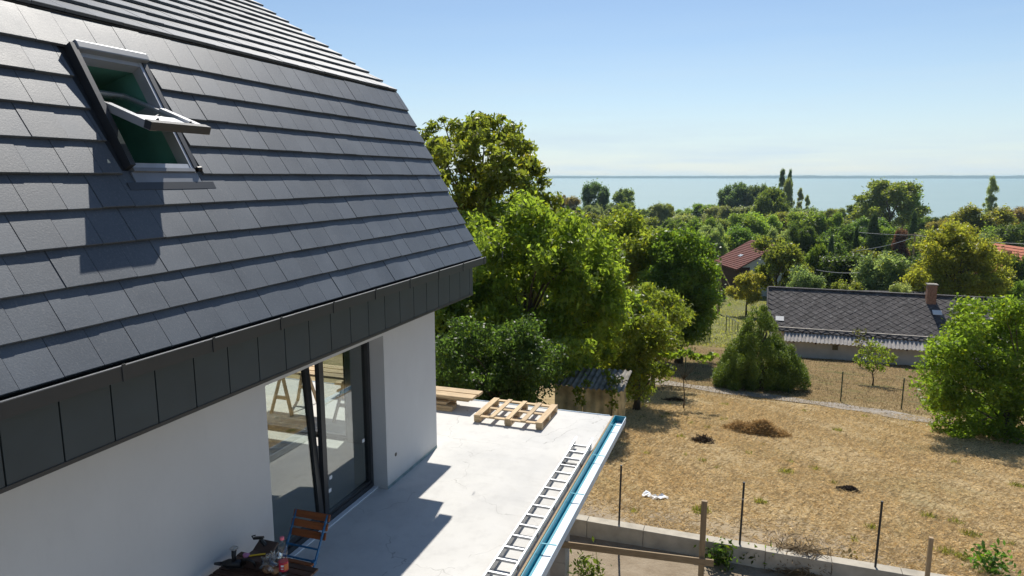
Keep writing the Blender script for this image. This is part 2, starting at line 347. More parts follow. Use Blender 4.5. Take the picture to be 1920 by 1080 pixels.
# ------------------------------------------------------------------ terrace
TX = -2.31; TY = 12.35
terr = tag(MB().box(-16, TX, -3, TY, -.25, 0).build('terrace', M['concrete']), kind='structure')
MB().box(-16, TX - .05, TY + .002, TY + .02, -.2, .012).build('edge_trim', M['gutter_blue'], terr)
MB().box(TX + .003, TX + .03, -3, TY, -.14, .014).build('edge_batten', M['oldwood'], terr)
g = thing('rain_gutter', 'open box gutter with turquoise film along the terrace edge', 'gutter', (TX, 4, -.12))
gx0, gx1 = TX + .035, TX + .25
MB().box(gx0, gx0 + .012, -3, TY + .06, -.13, .005).build('inner_side', M['film'], g)
MB().box(gx0 + .012, gx1 - .012, -3, TY + .06, -.13, -.118).build('trough', M['gutter_white'], g)  # white stands in for direct sun on the film inside the gutter
MB().box(gx0 + .013, gx0 + .055, -3, TY + .045, -.118, -.113).build('shaded_film_strip', M['film'], g)  # turquoise strip paints the shaded side of the trough floor
MB().box(gx1 - .012, gx1, -3, TY + .06, -.13, -.01).build('outer_side', M['gutter_blue'], g)
MB().box(gx0, gx1, TY + .06, TY + .072, -.13, 0).build('end_cap', M['film'], g)
for k in range(7):
    y = 3.2 + k * 1.45
    MB().bar((gx0 + .01, y, -.004), (gx1 - .01, y + .03, -.012), .025, .005).build('bracket', M['film'], g)
for yy, xr, lab in ((11.6, -3.0, 'square concrete column under the lake corner of the terrace'), (10.25, -3.0, 'square concrete column under the terrace nearer the house')):
    c_ = thing('concrete_column', lab, 'column', (xr - .15, yy + .15, -3.2), 'columns carrying the terrace')
    for k in range(6): MB().box(xr - .31, xr, yy, yy + .31, -3.25 + k * .5, -3.25 + (k + 1) * .5 - .006).build('block', M['column'], c_)
    MB().box(xr - .3, xr - .01, yy + .01, yy + .3, -3.3, -.25).build('core', M['column'], c_)

# ------------------------------------------------------------------ house
XW = -4.8; XF = -4.25; YE = 10.17; HR = Vector((-9, 4, -3))
house = thing('house', 'white rendered house with anthracite mansard tile roof beside the terrace', 'house', HR)
def hb(name, mat, *boxes, parent=None, bevel=0):
    mb = MB()
    for b in boxes: mb.box(*b)
    return mb.build(name, mat, parent or house, bevel=bevel)
DY0, DY1, DZ = 5.74, 8.22, 2.30
hb('wall', M['plaster'], (-5.2, XW, -3, DY0, .003, 2.9))
hb('wall', M['plaster'], (-5.2, XW, DY1, 9.87, .003, 2.9))
hb('lintel', M['plaster'], (-5.2, XW + .001, DY0, DY1, DZ, 2.9))
hb('basement_wall', M['plaster'], (-14, XW, -3, 9.87, -3.3, -.252))
hb('gable_wall', M['plaster'], (-6.35, -5.2, 9.57, 9.869, .003, 2.9), (-14, -8.3, 9.57, 9.869, .003, 2.9), (-8.3, -6.35, 9.57, 9.869, 2.3, 2.9))
hb('gable_window', M['frame'], (-8.3, -8.22, 9.65, 9.73, .003, 2.3), (-6.43, -6.35, 9.65, 9.73, .003, 2.3), (-8.22, -6.43, 9.65, 9.73, .003, .08), (-8.22, -6.43, 9.65, 9.73, 2.22, 2.3))
hb('room', M['room'], (-10.3, -10.1, -3, 9.57, .003, 2.9), (-10.1, -5.2, 1.8, 2.0, .003, 2.8), (-10.1, -5.2, -3, 9.57, 2.75, 2.85))
hb('skirting', M['skirt'], (XW, XW + .004, 8.22, 9.87, .002, .045), (XW, XW + .004, -3, DY0, .002, .03))
MB().tube([(XW - .02, 8.477, .436), (XW + .004, 8.477, .436)], .03, 12).build('pipe_hole', M['rubber'], house)
hb('soffit', M['metal_dark'], (XW - .05, XF - .03, -3, YE, 2.60, 2.63))
# sliding door
XD = -5.06
door = hb('terrace_door', M['frame'], (XD - .07, XD + .03, DY0, DY0 + .05, .03, DZ), (XD - .07, XD + .03, DY1 - .06, DY1 - .001, .03, DZ), (XD - .07, XD + .03, DY0 + .05, DY1 - .06, .004, .09), (XD - .07, XD + .03, DY0 + .05, DY1 - .06, DZ - .05, DZ - .001))
hb('sill', M['gutter_white'], (XD + .035, XD + .1, DY0, DY1, .003, .022), parent=door)
YM = 7.0
hb('fixed_sash', M['frame'], (XD - .05, XD + .015, YM + .04, YM + .13, .09, DZ - .05), (XD - .05, XD + .015, YM + .13, DY1 - .06, .09, .13), parent=door)
hb('pane', M['glass'], (XD - .022, XD - .016, YM + .13, DY1 - .06, .13, DZ - .05), parent=door)
ti = lambda z: XD - .02 - (z - .09) * .062
def leaning(y0, y1, z0, z1, t0, t1):
    return [(ti(z0) + t0, y0, z0), (ti(z0) + t1, y0, z0), (ti(z0) + t1, y1, z0), (ti(z0) + t0, y1, z0), (ti(z1) + t0, y0, z1), (ti(z1) + t1, y0, z1), (ti(z1) + t1, y1, z1), (ti(z1) + t0, y1, z1)]
mb = MB()
for y0, y1, z0, z1 in ((DY0 + .06, DY0 + .13, .1, 2.24), (YM - .07, YM + .02, .1, 2.24), (DY0 + .13, YM - .07, .1, .17), (DY0 + .13, YM - .07, 2.17, 2.24)): mb.hexa(leaning(y0, y1, z0, z1, -.03, .03))
mb.build('tilted_sash', M['frame'], door)
MB().hexa(leaning(DY0 + .13, YM - .07, .17, 2.17, -.003, .003)).build('pane', M['glass'], door)
for y, z in ((7.2, .55), (7.17, .38), (8.02, .75)): hb('sticker', M['white_sheet'], (XD - .0155, XD - .0145, y, y + .06, z, z + .05), parent=door)
# fascia of upright panels
MB().box(XF - .03, XF - .014, -3, YE, 2.6, 3.15).build('fascia_backing', M['seam'], house)
fas = hb('fascia_trim', M['metal_dark'], (XF - .03, XF + .006, -3, YE, 2.585, 2.615))
y = 2.7 - .3865 * 14; pm = None
while y < YE - .05:
    a, b = y + .006, min(y + .3865 - .006, YE)
    if b - a > .36:
        if pm is None: pm = MB().box(-.013, 0, 0, .3745, 2.616 + 3, 3.13 + 3).build('tmp', M['panel'], None).data; bpy.data.objects.remove(bpy.data.objects['tmp'])
        obj('fascia_panel', pm, house, (XF - HR.x + .0, a - HR.y, 0))
    else: hb('fascia_panel', M['panel'], (XF - .013, XF, a, b, 2.616, 3.13))
    y += .3865
hb('fascia_end', M['panel'], (-4.8, XF - .005, YE + .001, YE + .02, 2.59, 3.2))
# eaves gutter
eg = hb('eaves_gutter', M['metal_dark'], (XF + .005, XF + .187, -3, YE + .1, 3.105, 3.115), (XF + .187, XF + .2, -3, YE + .1, 3.105, 3.205), (XF + .005, XF + .015, -3, YE + .1, 3.115, 3.17), (XF + .005, XF + .2, YE + .1, YE + .11, 3.105, 3.2))
hb('rim', M['greycover'], (XF + .186, XF + .204, -3, YE + .1, 3.2065, 3.213), parent=eg)
for k in range(-5, 10):
    yb = 3.41 + k * .845; hb('bracket', M['metal_dark'], (XF + .2005, XF + .207, yb, yb + .028, 3.1, 3.222), parent=eg)
# canopy on the lake side, mostly hidden behind the gable
hb('balcony_canopy', M['gutter_blue'], (-9, -4.70, 9.9, 11.58, 2.9, 2.99))
# --- roofs
P0 = Vector((-4.148, 0, 3.207)); DU = Vector((-.478, 0, .878)).normalized(); NU = Vector((DU.z, 0, -DU.x))
K0 = Vector((-5.60, 0, 5.86)); DK = Vector((-.861, 0, .509)).normalized(); NK = Vector((DK.z, 0, -DK.x))
EX = .295; TW = .2885; YV = 10.25; YS = 3.907 - TW * 24; SL = 3.02
SK = (1.475, 2.655, 4.235, 5.105)                      # skylight hole: s0 s1 y0 y1
def rp_(s, y, n, P=P0, D=DU, Nn=NU): return P + D * s + Nn * n + Vector((0, y, 0))
mb = MB()
for (s0, s1, y0, y1) in ((0, SK[0], YS, YV - .03), (SK[1], SL, YS, YV - .03), (SK[0], SK[1], YS, SK[2] + .05), (SK[0], SK[1], SK[3] - .05, YV - .03)):
    mb.hexa([rp_(s0, y0, -.06), rp_(s0, y1, -.06), rp_(s1, y1, -.06), rp_(s1, y0, -.06), rp_(s0, y0, -.012), rp_(s0, y1, -.012), rp_(s1, y1, -.012), rp_(s1, y0, -.012)])
low = mb.build('lower_roof', M['deck'], house)
RID = 5.2
mb = MB().hexa([rp_(.02, YS, -.07, K0, DK, NK), rp_(.02, YV - .03, -.07, K0, DK, NK), rp_(RID, YV - .03, -.07, K0, DK, NK), rp_(RID, YS, -.07, K0, DK, NK),
                rp_(.02, YS, -.014, K0, DK, NK), rp_(.02, YV - .03, -.014, K0, DK, NK), rp_(RID, YV - .03, -.014, K0, DK, NK), rp_(RID, YS, -.014, K0, DK, NK)])
upr = mb.build('upper_roof', M['deck'], house)
rx = (K0 + DK * RID).x; rz = (K0 + DK * RID).z
MB().add([(rx, YS, rz), (rx, YV, rz), (2 * rx + 5.6, YV, 5.86), (2 * rx + 5.6, YS, 5.86), (2 * rx + 4.15, YV, 3.2), (2 * rx + 4.15, YS, 3.2)], [(0, 1, 2, 3), (3, 2, 4, 5)]).build('rear_roof', M['deck'], house)
def gable(yy): return [(-4.3, yy, 2.9), (-5.62, yy, 5.78), (rx, yy, rz - .1), (2 * rx + 5.6, yy, 5.78), (2 * rx + 4.3, yy, 2.9)]
MB().add(gable(9.87), [(0, 1, 2, 3, 4)]).add(gable(YS), [(0, 1, 2, 3, 4)]).build('gable_cladding', M['panel'], house)
tile_cache = {}
def tile_verts(wd, ln=EX + .045, lip=.05, th=.03):
    g_ = .0018; a0, a1 = lip, .002
    return [(0, g_, a0 - th), (0, wd - g_, a0 - th), (ln, wd - g_, a1 - .01), (ln, g_, a1 - .01), (0.0, g_ , a0 - .003), (0.0, wd - g_, a0 - .003), (ln, wd - g_, a1 + .01), (ln, g_, a1 + .01), (.004, g_ + .001, a0), (.004, wd - g_ - .001, a0)]
TF = [(0, 1, 2, 3), (0, 4, 5, 1), (4, 8, 9, 5), (8, 7, 6, 9), (0, 3, 7, 8, 4), (1, 5, 9, 6, 2), (3, 2, 6, 7)]
def tile_mesh(wd):
    k = round(wd, 3)
    if k not in tile_cache:
        me = bpy.data.meshes.new('roof_tile'); me.from_pydata(tile_verts(wd), [], TF); me.materials.append(M['tile']); me.update(); tile_cache[k] = me
    return tile_cache[k]
def lay_tiles(rows, P, D, Nn, parent, hole=None):
    recs = []
    for r in range(rows):
        off = 0 if r % 2 == 0 else TW / 2; y = YS - TW + off
        while y < YV - .01:
            a, b = max(y, YS), min(y + TW, YV); y += TW
            if b - a < .02: continue
            segs = [(a, b)]
            if hole and hole[0] - .01 <= r * EX < hole[1] - .05:
                segs = []
                if a < hole[2]: segs.append((a, min(b, hole[2])))
                if b > hole[3]: segs.append((max(a, hole[3]), b))
            for (a2, b2) in segs:
                if b2 - a2 < .02: continue
                c = P + D * (r * EX + .15) + Vector((0, (a2 + b2) / 2, 0)); px, py, f = project(c)
                vis = f > .3 and -60 < px < 1980 and -60 < py < 1140
                recs.append((0 if vis else 1, f, r, a2, b2))
    recs.sort(); rest = MB(); B = Matrix((D, Vector((0, 1, 0)), Nn)).transposed()
    for i, (nv, f, r, a, b) in enumerate(recs):
        o_ = P + D * (r * EX) + Vector((0, a, 0)); jit = rnd.uniform(-.0025, .0025)
        if not nv and i < 300:
            t = obj('roof_tile', tile_mesh(b - a), parent)
            t.matrix_local = Matrix.Translation(o_ - HR + Nn * jit + D * rnd.uniform(-.002, .002)) @ B.to_4x4() @ Matrix.Rotation(rnd.uniform(-.004, .004), 4, 'X')
        else:
            rest.add([o_ + D * v[0] + Vector((0, v[1], 0)) + Nn * v[2] for v in tile_verts(b - a)], TF)
    if rest.v: tag(rest.build('roof_tile_field', M['tile'], parent), kind='stuff')
lay_tiles(10, P0, DU, NU, low, SK)
lay_tiles(17, K0, DK, NK, upr)
MB().hexa([rp_(-.01, YS, -.06, K0, DK, NK), rp_(-.01, YV, -.06, K0, DK, NK), rp_(.03, YV, -.06, K0, DK, NK), rp_(.03, YS, -.06, K0, DK, NK), rp_(-.01, YS, .012, K0, DK, NK), rp_(-.01, YV, .012, K0, DK, NK), rp_(.03, YV, .012, K0, DK, NK), rp_(.03, YS, .012, K0, DK, NK)]).build('break_flashing', M['metal_dark'], house)
mb = MB()
for k in range(10): mb.hexa([rp_(k * EX, YV - .02, -.05), rp_(k * EX, YV + .004, -.05), rp_((k + 1) * EX, YV + .004, -.05), rp_((k + 1) * EX, YV - .02, -.05), rp_(k * EX, YV - .02, .012), rp_(k * EX, YV + .004, .012), rp_((k + 1) * EX, YV + .004, -.006), rp_((k + 1) * EX, YV - .02, -.006)])
mb.build('verge_trim', M['metal_dark'], house)
# --- skylight
def sbar(mb, s0, s1, y0, y1, n0, n1):
    return mb.hexa([rp_(s0, y0, n0), rp_(s0, y1, n0), rp_(s1, y1, n0), rp_(s1, y0, n0), rp_(s0, y0, n1), rp_(s0, y1, n1), rp_(s1, y1, n1), rp_(s1, y0, n1)])
SY0, SY1, S0, S1 = 4.30, 5.06, 1.53, 2.66
skl = sbar(MB(), S0, S1, SY0, SY0 + .05, -.06, .095).build('skylight', M['metal_dark'], house)
sbar(MB(), S0, S1, SY1 - .05, SY1, -.06, .06).build('side_frame', M['metal_dark'], skl)
q = MB(); sbar(q, S0, S1 - .05, SY0 + .051, SY0 + .085, -.06, .05); sbar(q, S0, S1 - .05, SY1 - .085, SY1 - .051, -.06, .05); sbar(q, S0, S0 + .045, SY0 + .085, SY1 - .085, -.06, .045); sbar(q, S1 - .09, S1 - .05, SY0 + .085, SY1 - .085, -.06, .045)
q.build('inner_frame', M['silver'], skl)
sbar(MB(), S1 - .05, S1 + .03, SY0 + .05, SY1 + .01, -.06, .105).build('hood', M['greycover'], skl, bevel=.012)
sbar(MB(), S0 - .035, S0 - .002, SY0 + .05, SY1 - .051, -.05, .055).build('bottom_rail', M['greycover'], skl)
sbar(MB(), S0 - .13, S0 - .037, SY0 + .03, SY1 - .02, .02, .034).build('apron', M['greycover'], skl)
sbar(MB(), S0 - .2, S0 - .131, SY0 - .06, SY1 + .12, .028, .037).build('lead_apron', M['metal_dark'], skl)
for ya, yb in ((SK[2] - .01, SY0 - .001), (SY1 + .001, SK[3] + .01)): sbar(MB(), SK[0], SK[1], ya, yb, -.01, .004).build('side_flashing', M['metal_dark'], skl)
# green membrane lined shaft behind it
q = MB(); a, b, c, d = S0 + .02, S1 - .07, SY0 + .06, SY1 - .06; dep = -.9
q.add([rp_(a, c, -.05), rp_(a, d, -.05), rp_(b, d, -.05), rp_(b, c, -.05), rp_(a - .25, c - .15, dep), rp_(a - .25, d + .15, dep), rp_(b + .25, d + .15, dep), rp_(b + .25, c - .15, dep)], [(0, 1, 5, 4), (1, 2, 6, 5), (2, 3, 7, 6), (3, 0, 4, 7), (4, 5, 6, 7)])
q.build('shaft_lining', M['green_lining'], skl)
# centre-pivot sash, opened 41 degrees
PV, PN, AN = 2.105, .045, R(41)
def sp(u, y, v):                                       # u down the sash from the pivot, v out of its face
    return rp_(PV - u * math.cos(AN) + v * math.sin(AN), y, PN + u * math.sin(AN) + v * math.cos(AN))
def sbox(mb, u0, u1, y0, y1, v0, v1):
    return mb.hexa([sp(u1, y0, v0), sp(u1, y1, v0), sp(u0, y1, v0), sp(u0, y0, v0), sp(u1, y0, v1), sp(u1, y1, v1), sp(u0, y1, v1), sp(u0, y0, v1)])
U0, U1, Y0, Y1 = -.47, .52, 4.395, 4.97
q = MB(); sbox(q, 0, U1, Y0 - .03, Y0 + .04, -.03, .035); sbox(q, 0, U1, Y1 - .04, Y1 + .03, -.03, .035); sbox(q, U0, 0, Y0, Y0 + .05, -.03, .02); sbox(q, U0, 0, Y1 - .05, Y1, -.03, .02); sbox(q, U0, U0 + .06, Y0 + .05, Y1 - .05, -.03, .02)
sash = q.build('sash', M['silver'], skl)
sbox(MB(), U1 - .06, U1 + .012, Y0 - .035, Y1 + .035, -.025, .045).build('sash_rail', M['metal_dark'], skl)
sbox(MB(), U0 + .06, U1 - .06, Y0 + .04, Y1 - .04, .0, .006).build('pane', M['skyglass'], skl)
sbox(MB(), .20, U1 - .065, Y0 + .045, Y1 - .045, .0075, .010).build('protective_sheet', M['white_sheet'], skl)
for y in (Y0 + .12, Y1 - .1): MB().tube([sp(.40, y, .011), sp(.43, y, .05), sp(.455, y, .012)], .008, 6).build('catch', M['rubber'], skl)
MB().tube([rp_(PV, SY0 + .06, .05), rp_(PV, SY0 + .10, .06)], .03, 10).build('hinge', M['rubber'], skl)
MB().tube([rp_(S0 - .01, SY1 - .02, .05), rp_(S0 - .01, SY1 + .02, .06)], .026, 10).build('hinge', M['rubber'], skl)

# ------------------------------------------------------------------ things on the terrace
# ladder lying by the gutter
lx0, lx1, ly0, ly1, lz = -2.61, -2.335, 5.0, 10.62, .07
lad = thing('aluminium_ladder', 'long aluminium ladder lying along the terrace gutter', 'ladder', (-2.52, 7.8, 0))
for x in (lx0, lx1): MB().box(x - .013, x + .013, ly0, ly1, .025, .115).build('rail', M['alu'], lad, bevel=.003)
y = ly1 - .12
while y > ly0: MB().box(lx0 + .013, lx1 - .013, y - .017, y + .017, .085, .115).build('rung', M['alu'], lad, bevel=.004); y -= .279
MB().bar((lx0 - .005, ly1 - .25, .12), (lx0 + .005, ly1 + .1, .16), .03, .012).build('hook', M['alu'], lad)
MB().bar((lx1 - .005, ly1 - .25, .12), (lx1 + .005, ly1 + .14, .16), .03, .012).build('hook', M['alu'], lad)
for k in range(7): MB().box(lx1 + .0135, lx1 + .017, ly0 + .3 + k * .75, ly0 + .36 + k * .75, .05, .09).build('rail_slot', M['rubber'], lad)
for y in (5.6, 9.9): MB().box(lx0 - .02, lx1 + .02, y, y + .06, 0, .025).build('foot_pad', M['rubber'], lad)
# pallet: measured corners on the terrace
pal = thing('wooden_pallet', 'raw pine pallet lying on the sunlit concrete terrace', 'pallet', (-4.0, 11.9, 0))
px0, px1, py0, py1 = -4.68, -3.36, 11.2, 12.25
def pb(name, x0, x1, y0, y1, z0, z1, m='pine'): return MB().box(x0, x1, y0, y1, z0, z1).build(name, M[m], pal, bevel=.003)
for j, y in enumerate((py0, (py0 + py1) / 2 - .045, py1 - .09)):
    pb('stringer', px0, px1, y, y + .09, .1, .122)
    for x in (px0, (px0 + px1) / 2 - .06, px1 - .12): pb('block', x, x + .12, y, y + .09, .0225, .0995)
for j in range(5):
    x = px0 + j * (px1 - px0 - .1) / 4; wd = .12 if j in (0, 4) else .09
    pb('deck_board', min(x, px1 - wd), min(x, px1 - wd) + wd, py0 - .01, py1 + .01, .1225, .144, 'pine_y')
for x in (px0, (px0 + px1) / 2 - .05, px1 - .11): pb('base_board', x, x + .11, py0 + .01, py1 - .01, 0, .022, 'pine_y')
# stack of planks behind the corner
ly = [(-7.9, -5.02, 11.55, .0), (-7.7, -5.12, 11.8, .0), (-7.8, -5.0, 11.56, .055), (-7.9, -5.25, 11.83, .055), (-7.9, -5.15, 11.6, .11), (-7.8, -5.05, 11.86, .11), (-7.9, -4.62, 11.74, .17), (-8.0, -4.5, 11.66, .235), (-7.9, -4.48, 11.92, .235)]
where = ['at the bottom of the stack, front', 'at the bottom of the stack, rear', 'second layer of the stack, front', 'second layer of the stack, rear', 'third layer of the stack, front', 'third layer of the stack, rear', 'sticking out below the two top planks', 'on top of the stack, front', 'on top of the stack, rear']
for (x0, x1, y, z), wh in zip(ly, where):
    o = MB().box(x0, x1 - (.4 if x1 > -4.7 else .28), y, y + .235, z, z + .05).build('wooden_plank', M['pine'], None, origin=((x0 + x1) / 2, y + .12, z), bevel=.004); o.rotation_euler.z = rnd.uniform(-.012, .012)
    tag(o, 'rough plank on the terrace, ' + wh, 'plank', 'planks stacked behind the house corner')
# trestles with boards outside the gable window
for k, (xc, lab) in enumerate(((-8.3, 'wooden trestle seen through the glass door, carrying boards'), (-6.9, 'wooden trestle hidden beyond the gable window, carrying boards'))):
    t = thing('wooden_trestle', lab, 'trestle', (xc, 10.75, 0), 'trestles outside the gable window')
    MB().box(xc - .04, xc + .04, 10.35, 11.15, .72, .8).build('top_beam', M['pine_y'], t)
    for yy in (10.4, 11.1):
        for s_ in (-1, 1): MB().bar((xc + s_ * .02, yy, .76), (xc + s_ * .24, yy + (.06 if yy > 10.7 else -.06), .0), .03, .07, (0, 1, 0)).build('leg', M['post_wood'], t)
        MB().bar((xc - .15, yy, .32), (xc + .15, yy, .32), .025, .07).build('brace', M['pine'], t)
for k in range(3):
    o = MB().box(-9.0 + .1 * k, -6.2 - .1 * k, 10.42 + k * .24, 10.42 + k * .24 + .2, .801, .845).build('wooden_board', M['pine'], None, origin=(-7.6, 10.5 + k * .24, .8))
    tag(o, 'pine board laid across the two trestles outside', 'board', 'boards on the trestles')
# blue folding chair
ch = thing('folding_chair', 'blue steel folding chair with brown wooden back slats by the door', 'chair', (-4.38, 5.55, 0))
cx0, cx1 = -4.59, -4.19
for k in range(3):
    z = .83 - k * .085; yb = 5.845 - k * .045
    MB().hexa([(cx0 - .03, yb, z - .035), (cx1 + .03, yb + .01, z - .035), (cx1 + .03, yb + .03, z - .035), (cx0 - .03, yb + .02, z - .035), (cx0 - .03, yb + .025, z + .035), (cx1 + .03, yb + .035, z + .035), (cx1 + .03, yb + .055, z + .035), (cx0 - .03, yb + .045, z + .035)]).build('back_slat', M['stain'], ch, bevel=.006)
for x in (cx0, cx1):
    MB().bar((x, 5.885, .86), (x, 5.33, .0), .014, .03).build('back_leg', M['bluesteel'], ch)
    MB().bar((x + (.02 if x < -4.4 else -.02), 5.30, .46), (x + (.02 if x < -4.4 else -.02), 5.78, 0), .014, .03).build('rear_leg', M['bluesteel'], ch)
    MB().box(x - .02, x + .02, 5.575, 5.62, .44, .485).build('hinge', M['bluesteel'], ch)
for z, yb in ((.46, 5.62), (.56, 5.69)): MB().bar((cx0, yb, z), (cx1, yb, z), .014, .016).build('crossbar', M['bluesteel'], ch)
for k in range(5): MB().box(cx0 - .02, cx1 + .02, 5.26 + k * .065, 5.31 + k * .065, .455, .475).build('seat_slat', M['stain'], ch)
# slatted table with clutter
TZ = .74
tb = thing('garden_table', 'dark brown slatted wooden table against the white wall', 'table', (-4.25, 4.8, 0))
for k in range(8): MB().box(-4.72, -3.8, 4.5 + k * .082, 4.5 + k * .082 + .07, TZ - .022, TZ).build('slat', M['tablewood'], tb, bevel=.003)
for x in (-4.68, -3.87): MB().box(x, x + .04, 4.5, 5.14, TZ - .05, TZ - .023).build('batten', M['tablewood'], tb)
for x in (-4.66, -3.86):
    MB().bar((x, 4.52, 0), (x, 5.1, TZ - .05), .03, .03).build('leg', M['tablewood'], tb); MB().bar((x + .04, 5.12, 0), (x + .04, 4.54, TZ - .05), .03, .03).build('leg', M['tablewood'], tb)
bt = thing('water_bottle', 'clear plastic water bottle with pink cap and red label', 'bottle', (-4.05, 4.95, TZ))
M['pinkcap'] = simple('pink_plastic', (.75, .16, .22), .4); M['labelred'] = simple('red_label', (.62, .035, .07), .45, 0, .2, 40); M['labelorange'] = simple('orange_label', (.8, .25, .08), .45); M['print'] = simple('white_print', (.8, .78, .78), .5)
MB().lathe([(.001, 0), (.034, .003), (.036, .02), (.036, .13), (.029, .145), (.029, .152), (.037, .175), (.038, .2), (.033, .235), (.02, .27), (.014, .285), (.014, .296)], (-4.05, 4.95, TZ), 20).build('bottle_body', M['clear'], bt, smooth=True)
MB().lathe([(.0165, 0), (.0165, .02), (.014, .023)], (-4.05, 4.95, TZ + .294), 16).build('cap', M['pinkcap'], bt)
MB().lathe([(.0365, 0), (.0365, .075)], (-4.05, 4.95, TZ + .04), 20).build('label_band', M['labelred'], bt)
a = [R(-75 + 12 * i) for i in range(7)]
def patch(a0, a1, z0, z1, r_, mat, nm):
    vs_ = []; n_ = 5
    for i in range(n_ + 1): an = R(a0 + (a1 - a0) * i / n_); vs_ += [(-4.05 + r_ * math.cos(an), 4.95 + r_ * math.sin(an), TZ + z0), (-4.05 + r_ * math.cos(an), 4.95 + r_ * math.sin(an), TZ + z1)]
    MB().add(vs_, [(2 * i, 2 * i + 2, 2 * i + 3, 2 * i + 1) for i in range(n_)]).build(nm, mat, bt)
patch(-45, 20, .05, .1, .0372, M['labelorange'], 'label_panel'); patch(-85, -50, .082, .098, .0374, M['print'], 'label_print'); patch(-85, -55, .062, .07, .0374, M['print'], 'label_print')
# crumpled bag
def blob(name, c, rad, mat, seed, n=14, amp=.25, parent=None):
    r2 = np.random.default_rng(seed); mb = MB(); ph = r2.uniform(0, 6.3, (6, 3)); vs_ = []; fs_ = []
    for i in range(n + 1):
        th = math.pi * i / n
        for j in range(2 * n):
            al = math.pi * j / n; d = np.array([math.sin(th) * math.cos(al), math.sin(th) * math.sin(al), math.cos(th)])
            k_ = 1 + amp * sum(math.sin(d @ (p * 1.1) * 2 + p[0]) for p in ph) / 3; q_ = np.array(c) + d * np.array(rad) * k_; q_[2] = max(q_[2], c[2] - rad[2] * .8); vs_.append(q_)
    for i in range(n):
        for j in range(2 * n): fs_.append((i * 2 * n + j, (i + 1) * 2 * n + j, (i + 1) * 2 * n + (j + 1) % (2 * n), i * 2 * n + (j + 1) % (2 * n)))
    return mb.add(vs_, fs_).build(name, mat, parent, origin=None if parent else (c[0], c[1], c[2] - rad[2] * .8), smooth=True)
M['bag'] = mat_glass('cloudy_bag', (.8, .82, .84), .16); M['bun'] = simple('bread_crust', (.42, .22, .1), .6, 0, .3, 20)
bgt = thing('plastic_bag', 'crumpled clear plastic bag of rolls beside the bottle', 'bag', (-4.2, 4.95, TZ))
blob('bag_film', (-4.2, 4.96, TZ + .075), (.095, .075, .09), M['bag'], 3, 14, .5, bgt); blob('roll', (-4.22, 4.92, TZ + .035), (.05, .035, .04), M['bun'], 5, 8, .1, bgt); blob('roll', (-4.14, 4.93, TZ + .035), (.045, .035, .04), M['bun'], 6, 8, .1, bgt)
# open tool case
cs = thing('tool_case', 'dark brown open tool case with black handle on the table', 'case', (-4.42, 5.0, TZ))
M['casebrown'] = simple('dark_brown_case', (.06, .035, .028), .5, 0, .2)
MB().box(-4.52, -4.3, 4.92, 5.1, TZ + .001, TZ + .09).build('case_body', M['casebrown'], cs, bevel=.006)
MB().hexa([(-4.52, 5.1, TZ + .07), (-4.3, 5.1, TZ + .07), (-4.29, 5.2, TZ + .14), (-4.51, 5.2, TZ + .14), (-4.52, 5.08, TZ + .09), (-4.3, 5.08, TZ + .09), (-4.29, 5.185, TZ + .16), (-4.51, 5.185, TZ + .16)]).build('case_lid', M['casebrown'], cs, bevel=.004)
MB().tube([(-4.47, 4.9, TZ + .05), (-4.46, 4.88, TZ + .11), (-4.40, 4.87, TZ + .13), (-4.35, 4.88, TZ + .11), (-4.34, 4.9, TZ + .05)], .013, 8).build('handle', M['rubber'], cs, smooth=True)
o = MB().tube([(-4.47, 4.97, TZ + .097), (-4.34, 5.05, TZ + .1)], .008, 6).build('pencil', simple('yellow_paint', (.75, .47, .02), .4), None, origin=(-4.4, 5.0, TZ + .09)); tag(o, 'yellow carpenter pencil lying on the brown tool case', 'pencil')
o = blob('rag', (-4.5, 4.96, TZ + .105), (.03, .03, .02), simple('pink_cloth', (.6, .25, .4), .8), 11, 8, .3); tag(o, 'small pink cloth on the brown tool case', 'cloth')
dr = thing('cordless_drill', 'black cordless drill with its grip pointing up on the table', 'drill', (-4.6, 4.86, TZ))
MB().tube([(-4.69, 4.83, TZ + .05), (-4.66, 4.84, TZ + .05), (-4.62, 4.855, TZ + .052), (-4.5, 4.89, TZ + .055)], [.018, .03, .045, .04], 12).build('motor_body', M['rubber'], dr, smooth=True)
MB().tube([(-4.75, 4.81, TZ + .05), (-4.69, 4.83, TZ + .05)], [.012, .022], 10).build('chuck', M['metal_dark'], dr)
MB().tube([(-4.555, 4.87, TZ + .07), (-4.565, 4.87, TZ + .13), (-4.56, 4.875, TZ + .2)], [.024, .021, .025], 10).build('grip', M['rubber'], dr, smooth=True)
MB().box(-4.59, -4.53, 4.845, 4.905, TZ + .2, TZ + .225).build('battery', M['alu'], dr, bevel=.006)
tr_ = thing('clamp', 'black quick clamp leaning on the tool case against the wall', 'clamp', (-4.44, 5.12, TZ))
MB().tube([(-4.40, 5.16, TZ + .09), (-4.46, 5.13, TZ + .19)], [.026, .02], 8).build('clamp_body', M['rubber'], tr_); MB().bar((-4.52, 5.11, TZ + .2), (-4.42, 5.13, TZ + .215), .03, .02).build('jaw', M['rubber'], tr_); MB().tube([(-4.52, 5.11, TZ + .185), (-4.535, 5.1, TZ + .225), (-4.5, 5.11, TZ + .235)], .007, 6).build('trigger', M['rubber'], tr_)
bt.scale = (1.22, 1.22, 1.22)

